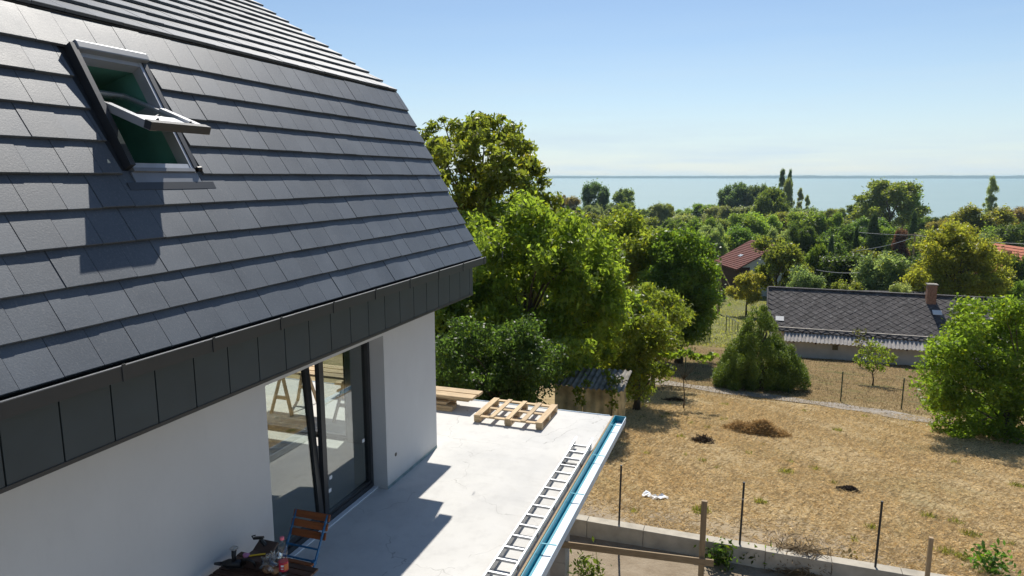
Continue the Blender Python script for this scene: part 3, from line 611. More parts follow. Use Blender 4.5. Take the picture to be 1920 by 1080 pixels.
# ------------------------------------------------------------------ yard: kerb wall, posts, boards
kw = thing('retaining_wall', 'low concrete retaining wall along the dry yard', 'wall', (4, 13.5, -3.3))
x = -9.0
while x < 14: MB().box(x, x + 1.2 - .008, 13.42, 13.66, -3.4, -2.80 - .004 * math.sin(x * 2)).build('wall_block', M['kerb'], kw, bevel=.008); x += 1.2
for xp, lab in ((-2.33, 'thin dark steel post on the retaining wall next to the terrace'), (.11, 'thin dark steel post on the retaining wall with a clamp ring'), (2.55, 'thin dark steel post on the retaining wall beside the wooden stake')):
    t = thing('steel_post', lab, 'post', (xp, 13.5, -2.8), 'steel posts on the retaining wall')
    MB().tube([(xp, 13.52, -2.85), (xp + .015, 13.52, -1.49)], .021, 8).build('tube', M['darkpost'], t); MB().tube([(xp + .015, 13.52, -1.49), (xp + .015, 13.52, -1.47)], .025, 8).build('cap', M['darkpost'], t)
    if xp == .11: MB().tube([(xp + .012, 13.52, -1.84), (xp + .012, 13.52, -1.81)], .026, 8).build('ring', M['alu'], t)
q = on_y(1743, 1040, 13.36); b_ = on_y(1318, 1000, 11.9)
o = MB().box(q[0] - .035, q[0] + .035, 13.33, 13.4, -3.3, on_y(1747, 1008, 13.36)[2]).build('wooden_stake', M['post_wood'], None, origin=(q[0], 13.36, -3.2), bevel=.004); tag(o, 'short weathered wooden stake in front of the retaining wall', 'stake')
o = MB().box(b_[0] - .05, b_[0] + .05, 11.86, 11.93, -3.3, on_y(1318, 938, 11.9)[2]).build('wooden_stake', M['post_wood'], None, origin=(b_[0], 11.9, -3.2), bevel=.004); tag(o, 'tall squared wooden stake with the rail nailed to it', 'stake')
a_ = on_y(1050, 1020, 11.55); c_ = on_y(1338, 1056, 11.84)
o = MB().bar(a_, c_, .03, .13).build('wooden_rail', M['oldwood'], None, origin=tuple(a_), bevel=.004); tag(o, 'weathered board running from the column to the stake', 'board')

# ------------------------------------------------------------------ old low house across the path
OY = 55.0; OX0, OX1 = 1.55, 17.5; OZ = -9.2
oh = thing('old_house', 'long low house with mottled grey diamond slate roof', 'house', (9, 58, OZ))
EZ, RZ, RY = -6.95, -4.45, 59.0
MB().box(OX0 + .4, OX1, OY, OY + 8, OZ - .6, EZ + .1).build('wall', M['oldwall'], oh)
MB().add([(OX0 + .4, OY, EZ), (OX0 + .4, RY, RZ - .12), (OX0 + .4, OY + 8, EZ)], [(0, 1, 2)]).add([(OX1, OY, EZ), (OX1, RY, RZ - .12), (OX1, OY + 8, EZ)], [(0, 1, 2)]).build('gable', M['oldwall'], oh)
wo = MB().box(6.13, 6.62, OY - .03, OY - .002, -8.38, -7.92).build('window', M['oldwall'], oh); MB().box(6.18, 6.57, OY - .04, OY - .031, -8.34, -7.96).build('pane', simple('shutter_board', (.16, .13, .07), .8), wo)
rd = Vector((0, RY - OY + .25, RZ - EZ + .15)); rl = rd.length; rd.normalize(); rn = Vector((0, -rd.z, rd.y)); r0 = Vector((0, OY - .25, EZ - .15))
def orp(x, s, n): return r0 + Vector((x, 0, 0)) + rd * s + rn * n
rf = MB().hexa([orp(OX0, 0, -.08), orp(OX1, 0, -.08), orp(OX1, rl, -.08), orp(OX0, rl, -.08), orp(OX0, 0, 0), orp(OX1, 0, 0), orp(OX1, rl, 0), orp(OX0, rl, 0)]).build('roof', M['slate'], oh)
MB().add([(OX0, RY, RZ), (OX1, RY, RZ), (OX1, OY + 8.3, EZ), (OX0, OY + 8.3, EZ)], [(0, 1, 2, 3)]).build('rear_roof', M['slate'], oh)
SD = .34; slv = [(-SD, 0, .012), (0, -SD * .82, .03), (SD, 0, .012), (0, SD * .82, .004)]
sv = [(a, b, c) for a, b, c in slv] + [(a * .98, b * .98, c + .014) for a, b, c in slv]; sf = [(4, 5, 6, 7), (0, 1, 5, 4), (1, 2, 6, 5), (2, 3, 7, 6), (3, 0, 4, 7)]
sme = bpy.data.meshes.new('slate'); sme.from_pydata(sv, [], sf); sme.materials.append(M['slate']); sme.update()
Bm = Matrix((Vector((1, 0, 0)), rd, rn)).transposed().to_4x4(); cells = []
r_ = 0; s_ = SD * .82
while s_ < rl - .1:
    x = OX0 + SD + (SD if r_ % 2 else 0)
    while x < OX1 - SD * .9: cells.append((x, s_)); x += 2 * SD + .012
    r_ += 1; s_ += SD * .82 + .006
def in_view(p): a = project(p); return a[0] < 1840
cells.sort(key=lambda c: (not in_view(orp(c[0], c[1], 0)), c[0] + c[1])); rest = MB()
for i, (x, s_) in enumerate(cells):
    if i < 300: t = obj('slate', sme, rf); t.matrix_local = Matrix.Translation(orp(x, s_, rnd.uniform(0, .01)) - wloc(rf)) @ Bm @ Matrix.Rotation(rnd.uniform(-.03, .03), 4, 'Z')
    else: rest.add([orp(x + v[0], s_ + v[1], v[2]) for v in sv], sf)
tag(rest.build('slate_field', M['slate'], rf), kind='stuff')
MB().bar((OX0, RY, RZ + .04), (OX1, RY, RZ + .04), .3, .09).build('ridge_cap', M['slate'], oh)
MB().hexa([orp(OX0 - .1, 0, -.12), orp(OX0, 0, -.12), orp(OX0, rl, -.12), orp(OX0 - .1, rl, -.12), orp(OX0 - .1, 0, .06), orp(OX0, 0, .06), orp(OX0, rl, .06), orp(OX0 - .1, rl, .06)]).build('verge_board', M['slate'], oh)
for px_, py_ in ((1462, 598), (1757, 587)):
    d = ray(px_, py_); t_ = ((r0 - Vector((0, 0, CAM_Z))).dot(rn)) / Vector(d).dot(rn); p = Vector((0, 0, CAM_Z)) + Vector(d) * t_
    MB().hexa([p + Vector((x, 0, 0)) + rd * s + rn * n for n in (.04, .07) for x, s in ((-.3, -.25), (.3, -.25), (.3, .25), (-.3, .25))]).build('patch_slate', M['houseplaster'], rf)
cp = on_y(1745, 560, OY + 3.4)
chm = MB().box(cp[0] - .3, cp[0] + .3, OY + 3.1, OY + 3.7, EZ + 1.0, -3.55).build('chimney', M['brick'], oh)
k_ = 0; z = -5.4
while z < -3.6:
    MB().box(cp[0] - .31, cp[0] + .31, OY + 3.09, OY + 3.71, z, z + .11).build('brick_course', M['brick'], chm); z += .125
MB().box(cp[0] - .36, cp[0] + .36, OY + 3.04, OY + 3.76, -3.55, -3.47).build('chimney_cap', M['asbestos'], chm)
def corr(mb, x0, x1, f, amp=.03, pitch=.2, seg=6):     # corrugated sheet: f(x, t) -> point and normal
    n = max(4, int((x1 - x0) / pitch * seg)); vs_ = []
    for i in range(n + 1):
        x = x0 + (x1 - x0) * i / n; o_ = amp * math.cos(2 * math.pi * x / pitch)
        for t in (0, 1): p, nn = f(x, t); vs_.append(Vector(p) + Vector(nn) * o_)
        for t in (0, 1): p, nn = f(x, t); vs_.append(Vector(p) + Vector(nn) * (o_ - .012))
    fs_ = []
    for i in range(n):
        a = i * 4; b = a + 4; fs_ += [(a, b, b + 1, a + 1), (a + 2, a + 3, b + 3, b + 2), (a, a + 2, b + 2, b), (a + 1, b + 1, b + 3, a + 3)]
    fs_ += [(0, 1, 3, 2), (n * 4, n * 4 + 2, n * 4 + 3, n * 4 + 1)]
    return mb.add(vs_, fs_)
x = OX0 + 1.2
while x < 14.5:
    dz = rnd.uniform(-.02, .02)
    corr(MB(), x, x + 1.06, lambda xx, t: ((xx, OY - 1.0 + t * 1.05, EZ - .72 + dz + t * .62), (0, -.5, .86)), .045, .26, 6).build('corrugated_sheet', M['palesheet'], oh); x += 1.04
for k in range(8): MB().box(3.4 + k * 1.5, 3.5 + k * 1.5, OY - .9, OY, EZ - .86, EZ - .77).build('rafter', M['darktimber'], oh)

# ------------------------------------------------------------------ far houses
def Rz(a): return Matrix.Rotation(a, 4, 'Z')
def gable_house(name, label, loc, yaw, Lg, Wd, wall_h, roof_h, over, m_roof, m_wall, rows=14):
    root = thing(name, label, 'house', loc); root.rotation_euler.z = yaw
    class P(MB):
        def done(s, n, m, par=None):
            me = bpy.data.meshes.new(n); me.from_pydata(s.v, [], s.f); me.materials.append(m); me.update(); o = bpy.data.objects.new(n, me); COL.objects.link(o); o.parent = par or root; return o
    w2 = Wd / 2
    P().box(-w2, w2, 0, Lg, -1, wall_h).done('wall', m_wall)
    P().add([(-w2, 0, wall_h), (w2, 0, wall_h), (0, 0, wall_h + roof_h)], [(0, 1, 2)]).add([(-w2, Lg, wall_h), (w2, Lg, wall_h), (0, Lg, wall_h + roof_h)], [(0, 1, 2)]).done('gable', m_wall)
    sl = roof_h / w2
    for s_ in (-1, 1):
        r_ = P(); ex = w2 + over
        r_.hexa([(s_ * ex, -over, wall_h - over * sl - .02), (s_ * ex, Lg + over, wall_h - over * sl - .02), (0, Lg + over, wall_h + roof_h - .02), (0, -over, wall_h + roof_h - .02), (s_ * ex, -over, wall_h - over * sl + .1), (s_ * ex, Lg + over, wall_h - over * sl + .1), (0, Lg + over, wall_h + roof_h + .1), (0, -over, wall_h + roof_h + .1)])
        ro = r_.done('roof', m_roof)
        for k in range(rows):
            t0, t1 = k / rows, (k + 1) / rows; q_ = P(); f_ = lambda t, n: (s_ * ex * (1 - t), wall_h - over * sl + (roof_h + over * sl) * t + n)
            (xa, za), (xb, zb) = f_(t0, .1), f_(t1, .1)
            q_.add([(xa, -over, za + .11), (xa, Lg + over, za + .11), (xb, Lg + over, zb + .02), (xb, -over, zb + .02), (xa, -over, za), (xa, Lg + over, za)], [(0, 1, 2, 3), (4, 5, 1, 0)]); q_.done('tile_course', m_roof, ro)
    return root, P
lo = at_d(1381, 506, 105)
rh, P_ = gable_house('red_roof_house', 'white house with dark red tiled roof and timber porch', (lo[0] + 5.73, lo[1] + 3.56, -13.95), R(25), 8.2, 11.8, 4.5, 3.26, .8, M['redtile'], M['houseplaster'], 18)
P_().box(-5.96, -5.905, .0, 8.2, -.5, 4.1).done('brick_side', M['darktimber'], None)
P_().box(-5.9, -4.2, -.06, -.005, -.5, 4.4).done('timber_front', M['darktimber'], None)
for k in range(8): P_().box(-6.5, -5.97, .3 + k * 1.05, .42 + k * 1.05, 3.95, 4.08).done('rafter_end', M['houseplaster'], None)
P_().box(-6.6, -6.45, 7.4, 7.55, -.5, 4.0).done('porch_post', M['darktimber'], None)
for y_ in (3.6, 4.2): P_().hexa([(-4.2 + a, y_ + b, 5.0 + a * .552 + c + .62) for c in (0, .1) for a, b in ((0, 0), (.5, 0), (.5, .4), (0, .4))]).done('roof_hatch', M['silver'], None)
P_().box(-.3, .3, 4, 4.6, 7.0, 8.6).done('chimney', M['houseplaster'], None)
for x_ in (-2.6, 1): wn = P_().box(x_, x_ + 1.2, -.06, -.005, 1.2, 2.7).done('window', M['darktimber'], None); P_().box(x_ + .1, x_ + 1.1, -.09, -.061, 1.3, 2.6).done('pane', M['windowdark'], wn)
lo = at_d(1912, 520, 92)
ohs, P_ = gable_house('orange_roof_house', 'house with salmon tiled roof and a dormer window among trees', (lo[0] + 4, lo[1], -13.2), R(18), 12, 9, 3.2, 4.4, .5, M['orangetile'], M['houseplaster'], 14)
P_().box(-4.0, -2.2, 2.2, 3.8, 3.6, 5.6).done('dormer', M['orangetile'], None); dw = P_().box(-4.06, -4.0, 2.45, 3.55, 4.1, 5.3).done('dormer_window', M['houseplaster'], None); P_().box(-4.1, -4.07, 2.6, 3.4, 4.25, 5.15).done('pane', M['windowdark'], dw)
P_().box(-2.4, -1.9, 6, 6.5, 5.2, 7.2).done('chimney', M['brick'], None); P_().box(-4.4, -4.0, 7, 8, .9, 2.2).done('window', M['windowdark'], None)
lo = at_d(1735, 552, 68)
gable_house('grey_roof_shed', 'small grey roofed shed just behind the slate roof', (lo[0], lo[1], -11.3), R(100), 6, 5, 2.6, 1.6, .4, M['slate'], M['oldwall'], 6)

# ------------------------------------------------------------------ corrugated shed behind the terrace
SY = 21.0; sl_ = on_y(1040, 718, SY); sr_ = on_y(1148, 722, SY); sz = sl_[2] - .05; gz_ = float(ground(sl_[0], SY))
sh = thing('corrugated_shed', 'ivy-grown lean-to shed of stained corrugated cement sheets', 'shed', (sl_[0] + .9, SY + 1, gz_))
x = sl_[0]; wd = (sr_[0] - sl_[0]) / 2
for k in range(2): corr(MB(), x + k * wd, x + (k + 1) * wd - .01, lambda xx, t: ((xx, SY + .01 * k, gz_ - .2 + t * (sz - gz_ + .2)), (0, -1, 0)), .03, .3, 8).build('wall_sheet', M['asbestos_wall'], sh)
corr(MB(), SY, SY + 2.6, lambda yy, t: ((sr_[0], yy, gz_ - .2 + t * (sz - gz_ + .2)), (1, 0, 0)), .03, .3, 8).build('wall_sheet', M['asbestos_wall'], sh)
for r in range(2):
    for k in range(4):
        x0 = sl_[0] - 1.0 + k * .82; dz = rnd.uniform(-.03, .04)
        corr(MB(), x0, x0 + .86, lambda xx, t: ((xx, SY - .25 + (r + t) * .8, sz + .06 + (r + t * 1.05) * .1 + dz + r * .02), (0, -.2, .98)), .03, .18, 6).build('roof_sheet', M['asbestos'], sh)

# ------------------------------------------------------------------ fences, pole, wires
def post_at(px_, py_, h, r_, parent, mat):
    p = at(px_, py_); MB().tube([(p[0], p[1], p[2] - .2), (p[0], p[1], p[2] + h)], r_, 6).build('post', mat, parent); return p
fp = [(1284, 712), (1478, 737), (1576, 753), (1690, 768)]; p0 = at(*fp[1])
fn = thing('wire_fence', 'green post and wire fence along the gravel path', 'fence', tuple(p0))
pts = [post_at(x, y, 1.5, .028, fn, M['greenpost']) for x, y in fp]; pts.append(at(1830, 800))
for h in (.5, .95, 1.4):
    for a, b in zip(pts[:-1], pts[1:]): MB().tube([(a[0], a[1], a[2] + h), ((a[0] + b[0]) / 2, (a[1] + b[1]) / 2, (a[2] + b[2]) / 2 + h - .03), (b[0], b[1], b[2] + h)], .004, 4).build('wire', M['greenpost'], fn)
mm = NM('chain_link'); mm.col((.05, .09, .07)); tr = mm.n('BsdfTransparent'); mxs = mm.n('MixShader'); mxs.inputs[0].default_value = .3; mm.l(tr.outputs[0], mxs.inputs[1]); mm.l(mm.b.outputs[0], mxs.inputs[2]); mm.l(mxs.outputs[0], mm.o.inputs[0]); M['mesh'] = mm.m
fp = [(1262, 648), (1287, 645), (1300, 644), (1311, 643), (1320, 641), (1331, 640)]; p0 = at(*fp[0])
fn = thing('chain_link_fence', 'dark green chain link fence by the far drive', 'fence', tuple(p0))
pts = [post_at(x, y, 1.55, .035, fn, M['greenpost']) for x, y in fp]
for a, b in zip(pts[:-1], pts[1:]):
    MB().hexa([(a[0], a[1], a[2] + .05), (b[0], b[1], b[2] + .05), (b[0], b[1] + .01, b[2] + .05), (a[0], a[1] + .01, a[2] + .05), (a[0], a[1], a[2] + 1.5), (b[0], b[1], b[2] + 1.5), (b[0], b[1] + .01, b[2] + 1.5), (a[0], a[1] + .01, a[2] + 1.5)]).build('mesh_panel', M['mesh'], fn)
a = pts[0]; MB().bar((a[0], a[1], a[2] + 1.5), (a[0] - 1.1, a[1] - .8, a[2] + .2), .06, .06).build('brace', M['gutter_white'], fn)
a = at(1361, 626); b = at(1383, 622); gt = thing('wire_gate', 'open green wire gate with pale top rail by the drive', 'gate', tuple(a))
for p in (a, b): MB().tube([(p[0], p[1], p[2] - .1), (p[0], p[1], p[2] + (1.8 if p is a else .9))], .04, 6).build('post', M['greenpost'], gt)
MB().bar((a[0], a[1], a[2] + 1.8), (b[0], b[1], b[2] + .9), .06, .06).build('top_rail', M['gutter_white'], gt)
for k in (.25, .5, .75): p = a * (1 - k) + b * k; MB().tube([(p[0], p[1], p[2]), (p[0], p[1], p[2] + 1.8 - .9 * k)], .02, 5).build('bar', M['greenpost'], gt)
bp = at(1347, 588); ph = (588 - 489) / F_PX * (bp @ fh) * 1.0
up_ = thing('utility_pole', 'brown wooden utility pole standing by the red roofed house', 'pole', tuple(bp))
MB().tube([bp - [0, 0, .5], bp + [0, 0, ph]], [.17, .13], 10).build('shaft', M['post_wood'], up_); MB().bar(bp + [.1, 0, ph * .85], bp + [1.4, -.4, ph * .5], .1, .1).build('stay', M['post_wood'], up_)
pb_ = at_d(1713, 470, 120); pb_[2] = float(ground(pb_[0], pb_[1])); pz = at_d(1713, 437, 120)[2]
u2 = thing('utility_pole', 'distant utility pole with crossarm and wires among trees', 'pole', tuple(pb_)); MB().tube([pb_, (pb_[0], pb_[1], pz)], .16, 8).build('shaft', M['post_wood'], u2); MB().bar((pb_[0] - 1.2, pb_[1], pz - .3), (pb_[0] + 1.2, pb_[1], pz - .3), .14, .14).build('crossarm', M['post_wood'], u2)
M['cable'] = simple('cable_grey', (.35, .35, .34), .5)
for (x0, y0, x1, y1, d0, d1, lab) in ((1713, 441, 1560, 429, 120, 150, 'power cable reaching left from the distant pole'), (1713, 445, 1605, 470, 120, 90, 'lower power cable slanting left from the distant pole'), (1713, 441, 2000, 460, 120, 100, 'power cable reaching right from the distant pole'), (1530, 506, 1640, 508, 75, 75, 'thin cable strung over the dark hedge')):
    a = at_d(x0, y0, d0); b = at_d(x1, y1, d1); pts = [a * (1 - t) + b * t - np.array([0, 0, 1.2 * t * (1 - t)]) for t in np.linspace(0, 1, 9)]
    tag(MB().tube(pts, .035, 5).build('power_cable', M['cable'], None, origin=tuple(a)), lab, 'cable')

# ------------------------------------------------------------------ vegetation
def unit(v): return v / np.maximum(np.linalg.norm(v, axis=-1, keepdims=True), 1e-9)
def leaves(C, size, rng, asp=.5, up=.35, droop=0.0, jitter=.45, outward=None):
    N = len(C); n = rng.normal(0, 1, (N, 3)); n[:, 2] += up
    if outward is not None: n += outward * .35
    n = unit(n); a = rng.normal(0, 1, (N, 3)); a[:, 2] -= droop; a = unit(a - n * (a * n).sum(1, keepdims=True)); b = np.cross(n, a)
    s = size * (1 + jitter * rng.uniform(-1, 1, (N, 1))); a = a * s * .5; b = b * s * .5 * asp
    return np.stack([C - a, C - a * .1 + b + n * s * .06, C + a, C - a * .1 - b + n * s * .06], 1)
def lobe_points(lobes, per_area, rng, shell=.45, lower=.35):
    P = []; O = []
    for (c, r) in lobes:
        r3 = np.array(r) if hasattr(r, '__len__') else np.array([r, r, r]); n = int(per_area * r3.mean() ** 2 * 12); d = unit(rng.normal(0, 1, (n, 3)))
        keep = (d[:, 2] > -.3) | (rng.uniform(size=n) < lower); d = d[keep]; q = (1 - shell * rng.uniform(size=(len(d), 1)) ** 1.4 + .12 * rng.normal(size=(len(d), 1)) + .45 * (rng.uniform(size=(len(d), 1)) < .14) * rng.uniform(size=(len(d), 1))) * (1 + .25 * np.sin(d[:, :1] * 5 + c[0]) * np.cos(d[:, 1:2] * 4 + c[1]))
        P.append(np.array(c) + d * q * r3); O.append(d)
    return np.concatenate(P), np.concatenate(O)
def envelope_lobes(kind, n, rng):              # unit tree: height 1 (z 0..1), radius 1
    L_ = []
    for i in range(n):
        if kind == 'column': z = rng.uniform(.12, .97); rr = .75 * math.sin(math.pi * min(1, z * .8 + .18)) ** .6; a = rng.uniform(0, 6.3); q = rr * rng.uniform(.1, 1.0); k = rng.uniform(.16, .36); L_.append(((q * math.cos(a), q * math.sin(a), z), (k, k, k * .22)))
        elif kind == 'cone': z = rng.uniform(.04, .95) ** 1.15; rr = (1 - z) ** .8; a = rng.uniform(0, 6.3); q = rr * rng.uniform(.45, .85); L_.append(((q * math.cos(a), q * math.sin(a), z), (.16 + .2 * rr, .16 + .2 * rr, .11)))
        elif kind == 'open': z = rng.uniform(.35, .93); rr = math.sqrt(max(.05, 1 - ((z - .62) / .4) ** 2)); a = rng.uniform(0, 6.3); q = rr * rng.uniform(.25, .9); k = rng.uniform(.12, .27); L_.append(((q * math.cos(a), q * math.sin(a), z), (k, k, k * .42)))
        elif kind == 'bush': z = rng.uniform(.1, .85); rr = math.sqrt(max(.05, 1 - ((z - .3) / .72) ** 2)); a = rng.uniform(0, 6.3); q = rr * rng.uniform(.3, .8); k = rng.uniform(.14, .3); L_.append(((q * math.cos(a), q * math.sin(a), z), (k, k, k * .55)))
        else: z = rng.uniform(.22, .9); rr = math.sqrt(max(.05, 1 - ((z - .55) / .5) ** 2)); a = rng.uniform(0, 6.3); q = rr * rng.uniform(.35, .8); k = rng.uniform(.14, .3); L_.append(((q * math.cos(a), q * math.sin(a), z), (k, k, k * .5)))
    return L_
def limbs(lobes, h, r0, base_z=0.0, zt=.75, mat=None, name='trunk', wob=.04, nl=14):
    mb = MB(); k = 7; rr = random.Random(len(lobes)); top = Vector((0, 0, base_z + h * zt))
    pts = [Vector((wob * h * math.sin(i * 1.3) * i / k, wob * h * math.cos(i * 1.7) * i / k, base_z + h * zt * i / k)) for i in range(k + 1)]
    mb.tube(pts, [r0 * (1 - .82 * i / k) * (1.25 if i == 0 else 1) for i in range(k + 1)], 8)
    for c, r in (lobes if len(lobes) <= nl else rr.sample(lobes, nl)):
        c = Vector(c); i = max(1, min(k - 1, int(k * min(1, max(.1, (c.z - base_z) / (h * zt) * .6))))); s0 = pts[i]; mid = (s0 + c) / 2 + Vector((0, 0, .06 * h)); mb.tube([s0, mid, c], [r0 * .38 * (1 - .6 * i / k), r0 * .22 * (1 - .5 * i / k), r0 * .06], 5, False)
    me = bpy.data.meshes.new(name); me.from_pydata(mb.v, [], mb.f); me.materials.append(mat or M['bark']); me.polygons.foreach_set('use_smooth', [True] * len(me.polygons)); me.update(); return me
# prototypes for the wood between the houses and the lake: built at real size (10 m high, 4 m radius)
PROTO = {}
def proto(kind, n_lobes, dens, size, seed, asp=.55, droop=0, up=.35):
    r2 = np.random.default_rng(seed); H_, W_ = 10.0, 4.0
    L_ = [((c[0] * W_, c[1] * W_, c[2] * H_), (r[0] * W_, r[1] * W_, r[2] * H_)) for c, r in envelope_lobes(kind, n_lobes, r2)]
    C, O = lobe_points(L_, dens, r2, .75, .3); V = leaves(C, size, r2, asp, up, droop, .45, O)
    cr = quads_mesh('crown', V, r2.uniform(0, 1, len(V)), M['leaf'] if kind != 'cone' else M['needle']); tk = limbs(L_, H_, .22, 0, .8)
    PROTO.setdefault(kind, []).append((cr, tk))
for s in range(4): proto('round', 62, 62, .32, 20 + s)
for s in range(3): proto('open', 44, 62, .32, 40 + s)
for s in range(2): proto('column', 52, 80, .3, 50 + s, .5)
for s in range(2): proto('cone', 80, 80, .26, 60 + s, .4)
for s in range(3): proto('bush', 60, 62, .3, 70 + s)
for s in range(2): proto('willow', 60, 70, .4, 80 + s, .28, 1.2, .1)
GREENS = {'mid': (.11, .165, .04), 'olive': (.145, .17, .045), 'grey': (.16, .2, .115), 'dark': (.055, .09, .03), 'lime': (.16, .215, .045), 'yellow': (.23, .22, .055), 'blue': (.08, .12, .065), 'brown': (.17, .14, .065), 'purple': (.1, .055, .065)}
WORD = {'mid': 'mid green', 'olive': 'olive green', 'grey': 'grey green', 'dark': 'dark green', 'lime': 'light green', 'yellow': 'yellowish green', 'blue': 'bluish dark green', 'brown': 'brownish', 'purple': 'purple leaved'}
SHAPE = {'round': 'round crowned tree', 'open': 'loose open crowned tree', 'column': 'slender columnar poplar', 'cone': 'pointed conifer', 'bush': 'dense bushy tree', 'willow': 'soft drooping willow'}
def plant(px_, ytop, hw, D, kind, col, label=None, where='in the wood before the lake', sink=0.0):
    top = at_d(px_, ytop, D); gz0 = float(ground(top[0], top[1])) - sink; h = max(1.5, top[2] - gz0); wd = hw / F_PX * D
    i = rnd.randrange(len(PROTO[kind])); cr, tk = PROTO[kind][i]; lab = label or f'{WORD[col]} {SHAPE[kind]} {where}'
    root = thing('poplar_tree' if kind == 'column' else 'conifer_tree' if kind == 'cone' else 'willow_tree' if kind == 'willow' else 'bushy_tree' if kind == 'bush' else 'broadleaf_tree', lab, 'tree', (top[0], top[1], gz0), lab if label is None else None)
    root.rotation_euler.z = rnd.uniform(0, 6.28); root.scale = (wd / 4, wd / 4, h / 10.2)
    v = rnd.uniform(.82, 1.2); c = tuple(x * v for x in GREENS[col]); c = (c[0] * rnd.uniform(.9, 1.15), c[1], c[2])
    obj('trunk', tk, root); obj('crown', cr, root, color=c); return root
# --- singled-out trees
plant(1118, 341, 30, 300, 'round', 'blue', 'dark round tree rising alone against the lake beside a greyer one')
plant(1168, 349, 30, 290, 'open', 'grey', 'feathery grey green tree right beside the dark round shoreline tree')
plant(1062, 362, 26, 290, 'open', 'brown', 'thin brownish twiggy tree on the shore next to the tall walnut')
plant(1374, 340, 32, 320, 'round', 'blue'); plant(1415, 345, 26, 320, 'round', 'blue'); plant(1440, 342, 22, 320, 'open', 'blue')
plant(1468, 316, 9, 330, 'column', 'blue', 'taller of two dark poplars standing together on the shore'); plant(1482, 318, 8, 330, 'column', 'blue', 'shorter of two dark poplars standing together on the shore'); plant(1501, 352, 8, 320, 'column', 'grey'); plant(1514, 365, 7, 315, 'column', 'grey')
plant(1672, 338, 66, 230, 'open', 'olive', 'big spreading tree with sky gaps standing clear against the lake'); plant(1700, 345, 46, 236, 'open', 'mid', 'green half of the big spreading tree against the lake')
plant(1863, 331, 15, 300, 'column', 'grey', 'lone pale poplar rising above the yellowish shore trees')
plant(1845, 383, 62, 165, 'round', 'olive', 'broad olive tree in front of the lone pale poplar'); plant(1908, 384, 40, 210, 'bush', 'brown', 'rusty yellow tree beside the broad olive tree'); plant(1900, 415, 45, 140, 'round', 'dark')
plant(1333, 417, 35, 125, 'willow', 'grey', 'rounded grey willow left of the red roofed house')
plant(1715, 398, 16, 150, 'cone', 'dark', 'tall dark conifer below the spreading tree'); plant(1607, 430, 14, 105, 'cone', 'dark', 'small dark conifer in the middle of the wood'); plant(1640, 405, 24, 140, 'cone', 'dark', 'broad dark conifer next to the purple bush'); plant(1560, 442, 14, 105, 'cone', 'blue', 'bluish small conifer behind the feathery tree')
plant(1690, 424, 18, 135, 'bush', 'purple', 'purple leaved bush among dark conifers')
plant(1465, 438, 60, 84, 'open', 'olive', 'feathery spreading tree in front of the red roofed house'); plant(1404, 505, 38, 82, 'open', 'yellow', 'pale yellow bush before the red roofed house')
plant(1512, 497, 44, 68, 'bush', 'grey', 'grey green shrub right behind the slate roof'); plant(1535, 455, 26, 86, 'round', 'mid'); plant(1592, 468, 70, 82, 'bush', 'dark'); plant(1640, 478, 40, 78, 'bush', 'dark')
plant(1662, 468, 62, 74, 'bush', 'grey', 'dull grey green tree left of the big yellow tree'); plant(1690, 525, 34, 66, 'bush', 'grey', 'pale variegated shrub behind the slate ridge'); plant(1590, 522, 44, 68, 'bush', 'olive')
plant(1905, 470, 28, 82, 'bush', 'dark', where='beside the orange roofed house'); plant(1925, 520, 34, 72, 'bush', 'mid', where='beside the orange roofed house'); plant(1355, 555, 8, 100, 'bush', 'mid', 'small bush beside the utility pole')
plant(1760, 412, 34, 150, 'open', 'brown', 'brownish grey tree right of the tall dark conifer'); plant(1770, 440, 46, 105, 'round', 'lime', 'fresh green tree behind the big yellow tree'); plant(1850, 440, 46, 110, 'round', 'olive')
plant(1450, 348, 34, 240, 'round', 'mid', 'dense green tree at the foot of the two poplars'); plant(1480, 335, 12, 300, 'open', 'grey')
# --- the rest of the wood, tier by tier
def tier(x0, x1, y0, y1, d0, d1, n, kinds, cols, hw, where='in the wood before the lake'):
    for i in range(n):
        px_ = x0 + (x1 - x0) * (i + rnd.uniform(.15, .85)) / n; plant(px_, rnd.uniform(y0, y1), rnd.uniform(*hw), rnd.uniform(d0, d1), rnd.choice(kinds), rnd.choice(cols), where=where)
tier(1040, 1620, 380, 392, 240, 300, 20, ['round', 'bush', 'willow', 'open'], ['mid', 'olive', 'grey', 'grey'], (22, 36), 'in the row along the lake shore')
tier(1600, 1930, 402, 412, 240, 300, 9, ['round', 'bush'], ['mid', 'olive', 'dark'], (22, 36), 'on the shore around the spreading tree')
tier(1060, 1640, 394, 412, 170, 220, 17, ['round', 'bush', 'round', 'open'], ['mid', 'olive', 'lime', 'grey', 'mid'], (30, 46), 'just inland of the shore row')
tier(1120, 1640, 416, 440, 125, 160, 13, ['round', 'bush', 'willow'], ['mid', 'olive', 'lime', 'grey', 'dark'], (34, 52), 'behind the red roofed house')
tier(1600, 1930, 420, 440, 130, 180, 8, ['round', 'bush'], ['mid', 'olive', 'grey', 'dark'], (34, 50), 'behind the big yellow tree')
tier(1150, 1330, 430, 470, 85, 115, 5, ['round', 'bush'], ['mid', 'lime', 'olive'], (34, 50), 'behind the ivy covered tree')
tier(1500, 1760, 455, 480, 95, 115, 7, ['round', 'bush'], ['dark', 'mid', 'olive'], (30, 46), 'around the distant utility pole')
tier(690, 1110, 405, 470, 60, 130, 12, ['round', 'bush'], ['mid', 'dark', 'olive'], (40, 60), 'hidden behind the tall walnut')
tier(760, 1180, 560, 620, 38, 50, 9, ['bush'], ['dark', 'mid', 'olive'], (40, 56), 'filling the gap behind the walnuts')
tier(1500, 1920, 505, 530, 74, 84, 8, ['bush'], ['dark', 'mid', 'olive'], (30, 44), 'behind the slate roofed house')

